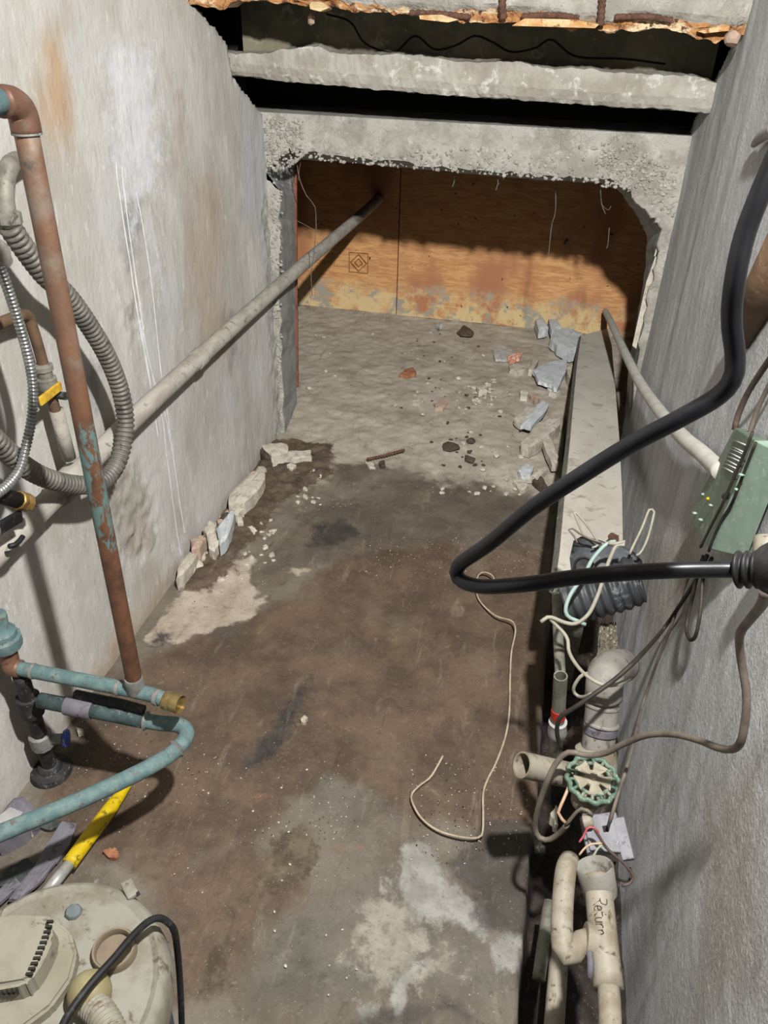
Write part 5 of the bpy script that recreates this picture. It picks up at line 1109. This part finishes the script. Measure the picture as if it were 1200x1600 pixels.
# handwriting: strokes laid on the pipe, reading along it
txt = {'R': [[(0, 0), (0, 1)], [(0, 1), (.5, .95), (.55, .7), (.45, .55), (0, .5)], [(.2, .5), (.65, 0)]], 'e': [[(0, .28), (.42, .32), (.38, .55), (.15, .55), (0, .3), (.1, .05), (.45, .08)]],
       't': [[(.2, .85), (.2, .1), (.4, .05)], [(0, .55), (.45, .58)]], 'u': [[(0, .52), (.02, .1), (.3, .05), (.42, .5)], [(.42, .52), (.46, .03)]], 'r': [[(0, .52), (.04, .03)], [(.04, .35), (.2, .52), (.4, .5)]], 'n': [[(0, .52), (.03, .03)], [(.03, .38), (.25, .54), (.4, .4), (.43, .03)]]}
o_adv = 0.0; strokes = []
ws_, we_ = P(944, 1412, z=0.393), P(947, 1467, z=0.391); wd_ = we_ - ws_; wl_ = np.linalg.norm(wd_); wd_ /= wl_
axc0, axc1 = c0, c1
upv = np.cross(np.array([0, 0, 1.]), wd_)
if upv[0] < 0: upv = -upv
for ch in 'Return':
    for stt in txt[ch]:
        pts = []
        for (a, b) in stt:
            s_ = (o_adv + a * 1.0) * wl_ / 3.55; hgt = (b - 0.45) * 0.02262
            cl_ = axc0 + (axc1 - axc0) * (((ws_ + wd_ * s_) - axc0).dot(axc1 - axc0) / np.dot(axc1 - axc0, axc1 - axc0))
            th = hgt / 0.02250 - 0.25; zu = np.cross(wd_, upv); zu = zu if zu[2] > 0 else -zu
            pts.append(cl_ + 0.02250 * (math.sin(th) * upv + math.cos(th) * zu))
        strokes.append(sweep(resample(pts, n=10) if len(pts) > 2 else np.linspace(pts[0], pts[1], 6), 0.00096, 5))
    o_adv += 0.75 if ch == 'R' else 0.57
lab(many('handwriting', strokes, M['ink'], yp), 'black handwritten word Return')

tag(tube('near_pipe', [P(874, 1480, z=0.0), P(871, 1530, z=0.0), P(866, 1600, z=0.0), P(860, 1700, z=0.0)], 0.01914, M['pvc'], n=18, step=0.02), 'cream pipe end low in the trench at the bottom edge', 'pipe')
tag(tube('grey_strip_pipe', [P(858, 1410, z=0.01), P(850, 1470, z=0.01), P(842, 1530, z=0.01)], 0.01305, M['tubegrey'], n=10, step=0.02), 'dull grey thin pipe lying along the trench lip', 'pipe')
mt = thing('metal_tube', P(868, 1180, z=0.0), 'open grey metal tube wrapped with red tape and white paper', 'tube')
t0, t1 = P(876, 1056, d=1.392), P(868, 1190, d=1.549)
ln = float(np.linalg.norm(t1 - t0)); td = (t1 - t0) / ln
lathe('tube_wall', t0, td, [(0.01001, 0.05220), (0.01001, 0.0), (0.01262, 0.0), (0.01262, ln)], M['tubegrey'], mt, n=24, close=False)
lab(lathe('red_tape', t0 + td * ln * 0.36, td, [(0.01279, 0), (0.01366, 0.00087), (0.01366, 0.02436), (0.01279, 0.02523)], M['tape_red'], mt, n=20), 'red tape band')
lab(lathe('white_wrap', t0 + td * ln * 0.50, td, [(0.0128, 0), (0.0178, 0.002), (0.0164, 0.016), (0.0186, 0.030), (0.0172, 0.042), (0.0128, 0.044)], M['paper'], mt, n=14), 'white paper wrap')
tag(tube('thin_pipe', [P(870, 930, d=1.740), P(872, 990, d=1.653), P(876, 1060, d=1.566)], 0.01131, M['tubegrey'], n=12, step=0.02), 'thin grey pipe in plank shadow behind the metal tube', 'pipe')

# ------------------------------------------------------------------ right wall: conduit, pipe, green box, cables
q = [P(946, 487, x=0.30), P(955, 505, x=0.30), P(975, 548, x=0.31), P(1000, 598, x=0.32), P(1035, 648, x=0.325), P(1070, 686, x=0.325), P(1095, 707, x=0.331), P(1112, 723, x=0.335), P(1128, 738, x=0.336)]
tag(tube('pale_conduit', q, 0.0165, M['conduit_white'], n=16, step=0.02), 'pale conduit curving down right wall from green box to plank end', 'conduit')
bp = thing('brown_pipe', P(1158, 520, x=0.335), 'brown stub of copper pipe slanting out of the upper right wall', 'pipe')
tube('pipe_length', [P(1158, 522, x=0.345), P(1235, 370, x=0.325)], 0.031, M['brownpipe'], bp, n=22)
gb = thing('green_box', P(1095, 830, x=0.33), 'pale green metal box tilted on right wall with label and black wires', 'electrical box')
A_, B_ = P(1148, 668, x=0.332), P(1075, 808, x=0.332); C_, D_ = P(1180, 688, x=0.318), P(1108, 858, x=0.318)
E_, F_2 = P(1230, 712, x=0.345), P(1166, 872, x=0.352)
inn = lambda p: np.array([0.353, p[1] + 0.02, p[2] - 0.01])
lab(hexa('side_panel', [B_, D_, inn(D_), inn(B_), A_, C_, inn(C_), inn(A_)], M['boxgreen'], gb, bev=0.002), 'darker green labelled side')
lab(hexa('front_panel', [D_ + np.array([-.002, 0, 0]), F_2, np.array([0.356, F_2[1] + .05, F_2[2]]), inn(D_), C_ + np.array([-.002, 0, 0]), E_, np.array([0.356, E_[1] + .05, E_[2]]), inn(C_)], M['boxlight'], gb, bev=0.002), 'pale green front')
nrm = np.cross(C_ - A_, B_ - A_); nrm /= np.linalg.norm(nrm)
if nrm.dot(CAM - A_) < 0: nrm = -nrm
def on_face(px, py): 
    v = R @ np.array([px - 600., py - 800., F]); t = (A_ - CAM).dot(nrm) / v.dot(nrm); return CAM + t * v + nrm * 0.0015
for i in range(8):
    y = 690 + i * 5.6 if i > 1 else 688 + i * 10
    a, b = on_face(1148 - i * 2.6, y), on_face(1170 - i * 2.9 - (3 if i % 2 else 0), y + 9)
    link_mesh('label_line', *sweep(np.array([a, b]), 0.0012, 5), M['drip'], gb)
lab(link_mesh('yellow_mark', *rock_geo(on_face(1107, 780), (0.005, 0.005, 0.005), 5, 1), M['yellow'], gb), 'yellow paint mark')
for i, (a, b, s_) in enumerate([(1088, 802, .007), (1096, 812, .006), (1100, 772, .005), (1112, 790, .005), (1160, 742, .006), (1152, 765, .004)]):
    link_mesh('paint_chip', *rock_geo(on_face(a, b), (s_, s_, .0025), 40 + i, 1), M['boxlight'], gb)
for a, b in ((1165, 720), (1158, 728), (1150, 748)):
    link_mesh('screw_hole', *rock_geo(on_face(a, b), (.0035, .0035, .003), 50 + int(a), 1), M['slot'], gb)
tag(tube('black_wire', [on_face(a, b) + nrm * .003 for a, b in [(1181, 676), (1170, 704), (1150, 750), (1135, 785), (1116, 822), (1099, 856)]], 0.0024, M['wire_dark'], n=8), 'thin black wire lying down the middle of green box', 'wire')
tag(tube('black_wire', [p + nrm * .004 + np.array([0, -.004, 0]) for p in (C_ + (E_ - C_) * .1, C_ * .8 + D_ * .2 + (E_ - C_) * .12, C_ * .5 + D_ * .5 + (E_ - C_) * .16, C_ * .3 + D_ * .7 + (E_ - C_) * .06, C_ * .1 + D_ * .9 + (E_ - C_) * .05, D_ + (E_ - C_) * .08)], 0.0024, M['wire_dark'], n=8), 'thin black wire bowed along right side of green box', 'wire')
kn = on_face(1136, 775); tag(link_mesh('wire_clip', *rock_geo(kn, (.007, .006, .008), 9, 2), M['slot'], smooth=False), 'black clip on the green box wire', 'clip')
tag(tube('black_wire_loop', [P(1100, 868, x=.345), P(1092, 890, x=.34), P(1080, 940, x=.34), P(1073, 975, x=.34), P(1074, 992, x=.338), P(1080, 1000, x=.338), P(1088, 990, x=.338), P(1095, 950, x=.338), P(1099, 900, x=.338), P(1112, 872, x=.34)], 0.0036, M['wire_dark'], n=8), 'black wire loop hanging below the green box', 'wire')
tag(tube('brown_cable', [P(1148, 672, x=.335), P(1153, 650, x=.335), P(1168, 615, x=.335), P(1190, 580, x=.335), P(1225, 530, x=.335)], 0.0052, M['wire_brown'], n=8), 'brown cord rising from top of the green box', 'cord')
tag(tube('grey_cable', [P(1168, 690, x=.345), P(1178, 655, x=.345), P(1195, 615, x=.345), P(1225, 560, x=.345)], 0.004, M['wire_grey'], n=8), 'grey cord behind the brown cord above green box', 'cord')
tag(tube('taped_wire', [P(1105, 868, x=.345), P(1088, 905, x=.345), P(1066, 940, x=.345), P(1035, 985, x=.340), P(1000, 1025, d=1.392), P(965, 1058, d=1.357), P(932, 1082, d=1.349), P(900, 1104, d=1.357), P(878, 1118, d=1.375), P(871, 1132, d=1.392), P(871, 1150, d=1.418), P(877, 1170, d=1.444)], 0.0042, M['wire_dark'], n=8), 'dark wire running from green box down to the taped tube', 'wire')
tag(tube('thin_grey_wire', [P(1085, 885, x=.35), P(1070, 915, x=.35), P(1050, 975, x=.35), P(1030, 1025, x=.35), P(1003, 1105, x=.348), P(985, 1180, d=1.392), P(966, 1240, d=1.349), P(953, 1285, d=1.340)], 0.0032, M['wire_grey'], n=8), 'thin grey wire hugging right wall down to junction box', 'wire')
tag(tube('grey_cable', [P(1197, 925, d=0.660), P(1190, 945, d=0.720), P(1172, 968, d=0.820), P(1156, 992, d=0.900), P(1158, 1030, d=0.930), P(1166, 1080, d=0.940), P(1165, 1120, d=0.950), P(1157, 1160, d=0.970), P(1142, 1171, d=1.015), P(1120, 1168, d=1.058), P(1090, 1156, d=1.112), P(1050, 1147, d=1.175), P(1010, 1149, d=1.233), P(975, 1162, d=1.280), P(945, 1177, d=1.322), P(915, 1180, d=1.349), P(890, 1175, d=1.357), P(872, 1188, d=1.366), P(856, 1218, d=1.375), P(842, 1258, d=1.409), P(836, 1290, d=1.444), P(842, 1308, d=1.453), P(858, 1312, d=1.444), P(876, 1300, d=1.418), P(886, 1288, d=1.392)], 0.0052, M['wire_grey'], n=10), 'grey cable sagging from the plug along wall to handwheel', 'cable')
tag(tube('split_wire', [P(886, 1288, d=1.392), P(878, 1280, d=1.392), P(872, 1268, d=1.392), P(878, 1255, d=1.392), P(886, 1236, d=1.401), P(890, 1226, d=1.409)], 0.003, M['wire_peach'], n=8), 'peach wire rising from the end of grey cable', 'wire')
tag(tube('split_wire', [P(884, 1290, d=1.392), P(893, 1278, d=1.383), P(904, 1266, d=1.375), P(914, 1264, d=1.366), P(926, 1274, d=1.366)], 0.0034, M['wire_grey'], n=8), 'grey wire bridging grey cable and junction box', 'wire')
tag(tube('box_string', [P(962, 1345, d=1.357), P(956, 1362, d=1.349), P(970, 1376, d=1.349), P(986, 1374, d=1.357), P(984, 1355, d=1.366)], 0.0022, M['wire_dark'], n=6), 'dark string looped under the junction box', 'string')

bk = thing('black_cable', P(720, 890, d=.70), 'thick black power cable making a wide loop in front of everything', 'cable')
cabl = [(1260, 150, .44), (1215, 240, .45), (1185, 310, .455), (1163, 370, .46), (1148, 440, .465), (1143, 500, .475), (1149, 560, .485), (1143, 595, .49), (1118, 622, .50), (1060, 655, .51), (980, 698, .53), (900, 748, .55), (830, 795, .58), (770, 845, .61), (740, 866, .63), (721, 879, .645), (713, 892, .655), (717, 904, .655), (734, 913, .645), (765, 917, .63), (830, 912, .61), (900, 902, .60), (980, 895, .59), (1060, 891, .58), (1140, 890, .575), (1165, 891, .57)]
tube('cable_jacket', [P(a, b, d=c) for a, b, c in cabl], 0.0063, M['cable'], bk, n=16, step=0.006)
p0, p1 = P(1148, 890, d=.575), P(1200, 890, d=.56)
dd = p1 - p0; Ld = np.linalg.norm(dd); dd /= Ld
lab(tube('strain_relief', [p0, p1], 0.0115, M['black'], bk, n=16, corr=(0.0062, 0.006)), 'ribbed strain relief')
lab(lathe('plug_body', P(1178, 889, d=.567), dd, [(0.012, 0), (0.017, 0.006), (0.021, 0.014), (0.021, 0.06), (0.016, 0.064)], M['dark_iron'], bk, n=16), 'dark plug body')
wp = thing('white_clip', P(1195, 214, x=0.345), 'white plastic cable clip on right wall beside black cable', 'clip')
tube('clip_body', [P(1178, 226, x=0.35), P(1186, 217, x=0.342), P(1196, 209, x=0.342), P(1215, 200, x=0.345)], lambda t: 0.006 + 0.009 * t, M['paper'], wp, n=10)
wpx = thing('white_coupling', P(1196, 850, x=0.335), 'white pipe coupling at right edge beside green box', 'coupling')
lathe('coupling_body', P(1200, 838, x=0.335), P(1196, 880, x=0.335) - P(1200, 838, x=0.335), [(0.016, 0), (0.018, 0.003), (0.018, 0.03), (0.015, 0.034)], M['pvc'], wpx, n=16)
tag(tube('floor_wire', [P(768, 912, z=.025), P(772, 904, z=.03), P(766, 897, z=.03), P(755, 894, z=.025), P(747, 900, z=.02), P(744, 918, z=.015), P(747, 934, z=.01), P(758, 949, z=.012), P(776, 963, z=.02), P(797, 969, z=.03), P(804, 976, z=.032), P(805, 990, z=.03), P(799, 1020, z=.02), P(797, 1060, z=.012), P(796, 1110, z=.008), P(790, 1150, z=.006), P(776, 1190, z=.008), P(762, 1218, z=.008), P(755, 1240, z=.01), P(755, 1275, z=.012), P(754, 1300, z=.014), P(747, 1309, z=.016), P(720, 1308, z=.016), P(685, 1298, z=.015), P(660, 1280, z=.014), P(646, 1258, z=.013), P(643, 1242, z=.012), P(655, 1228, z=.01), P(672, 1215, z=.01), P(684, 1196, z=.016), P(692, 1181, z=.022)], 0.0028, M['wire_beige'], n=8), 'thin beige wire snaking in a hook across the brown floor', 'wire')

# cobwebs hanging in the opening
def web(lines, label):
    geos = [sweep(resample([P(a, b, y=yv) for a, b in l], n=12), 0.0016 if k == 0 else 0.001, 4) for k, (l, yv) in enumerate(lines)]
    tag(many('cobweb', geos, M['cobweb']), label, 'cobweb')
web([([(455, 236), (464, 258), (468, 280), (480, 308), (492, 322), (494, 358)], 2.9), ([(474, 238), (468, 262), (466, 282)], 2.9), ([(462, 344), (478, 352), (492, 360)], 2.92)], 'branching cobweb hanging at the left lintel corner')
web([([(494, 358), (490, 400), (486, 430), (488, 462)], 2.9)], 'dusty cobweb thread hanging before the long pipe')
web([([(868, 285), (868, 330), (862, 352), (857, 400)], 3.0)], 'long straight cobweb thread in middle of opening')
web([([(706, 262), (710, 280), (707, 292)], 2.9)], 'short cobweb tuft under the lintel centre')
web([([(775, 268), (778, 285), (775, 297)], 2.9), ([(776, 290), (795, 274), (812, 276)], 2.9)], 'forked cobweb tuft right of the lintel centre')
web([([(938, 290), (940, 318), (946, 334)], 2.95), ([(940, 320), (950, 328), (955, 322)], 2.95)], 'cobweb tuft near the right lintel corner')
web([([(952, 356), (950, 380), (948, 388)], 3.0)], 'faint cobweb strand low at the right of opening')

# splintered strips at the right jamb
for i, (px, lb) in enumerate([([(1041, 362), (1034, 372), (1010, 440), (988, 540), (994, 545), (1018, 450)], 'whitish splintered strip along the right jamb'), ([(1046, 300), (1040, 330), (1022, 400), (1028, 402), (1050, 330)], 'short grey splinter high at the right jamb')]):
    q = [P(a, b, y=2.85) for a, b in px]; V = [p for p in q] + [p + np.array([0.012, 0.03, 0]) for p in q]; n = len(q)
    recalc(link_mesh('jamb_splinter', V, [tuple(range(n)), tuple(range(n, 2 * n))] + [(k, (k + 1) % n, n + (k + 1) % n, n + k) for k in range(n)], M['chip'], end_wall, smooth=False))
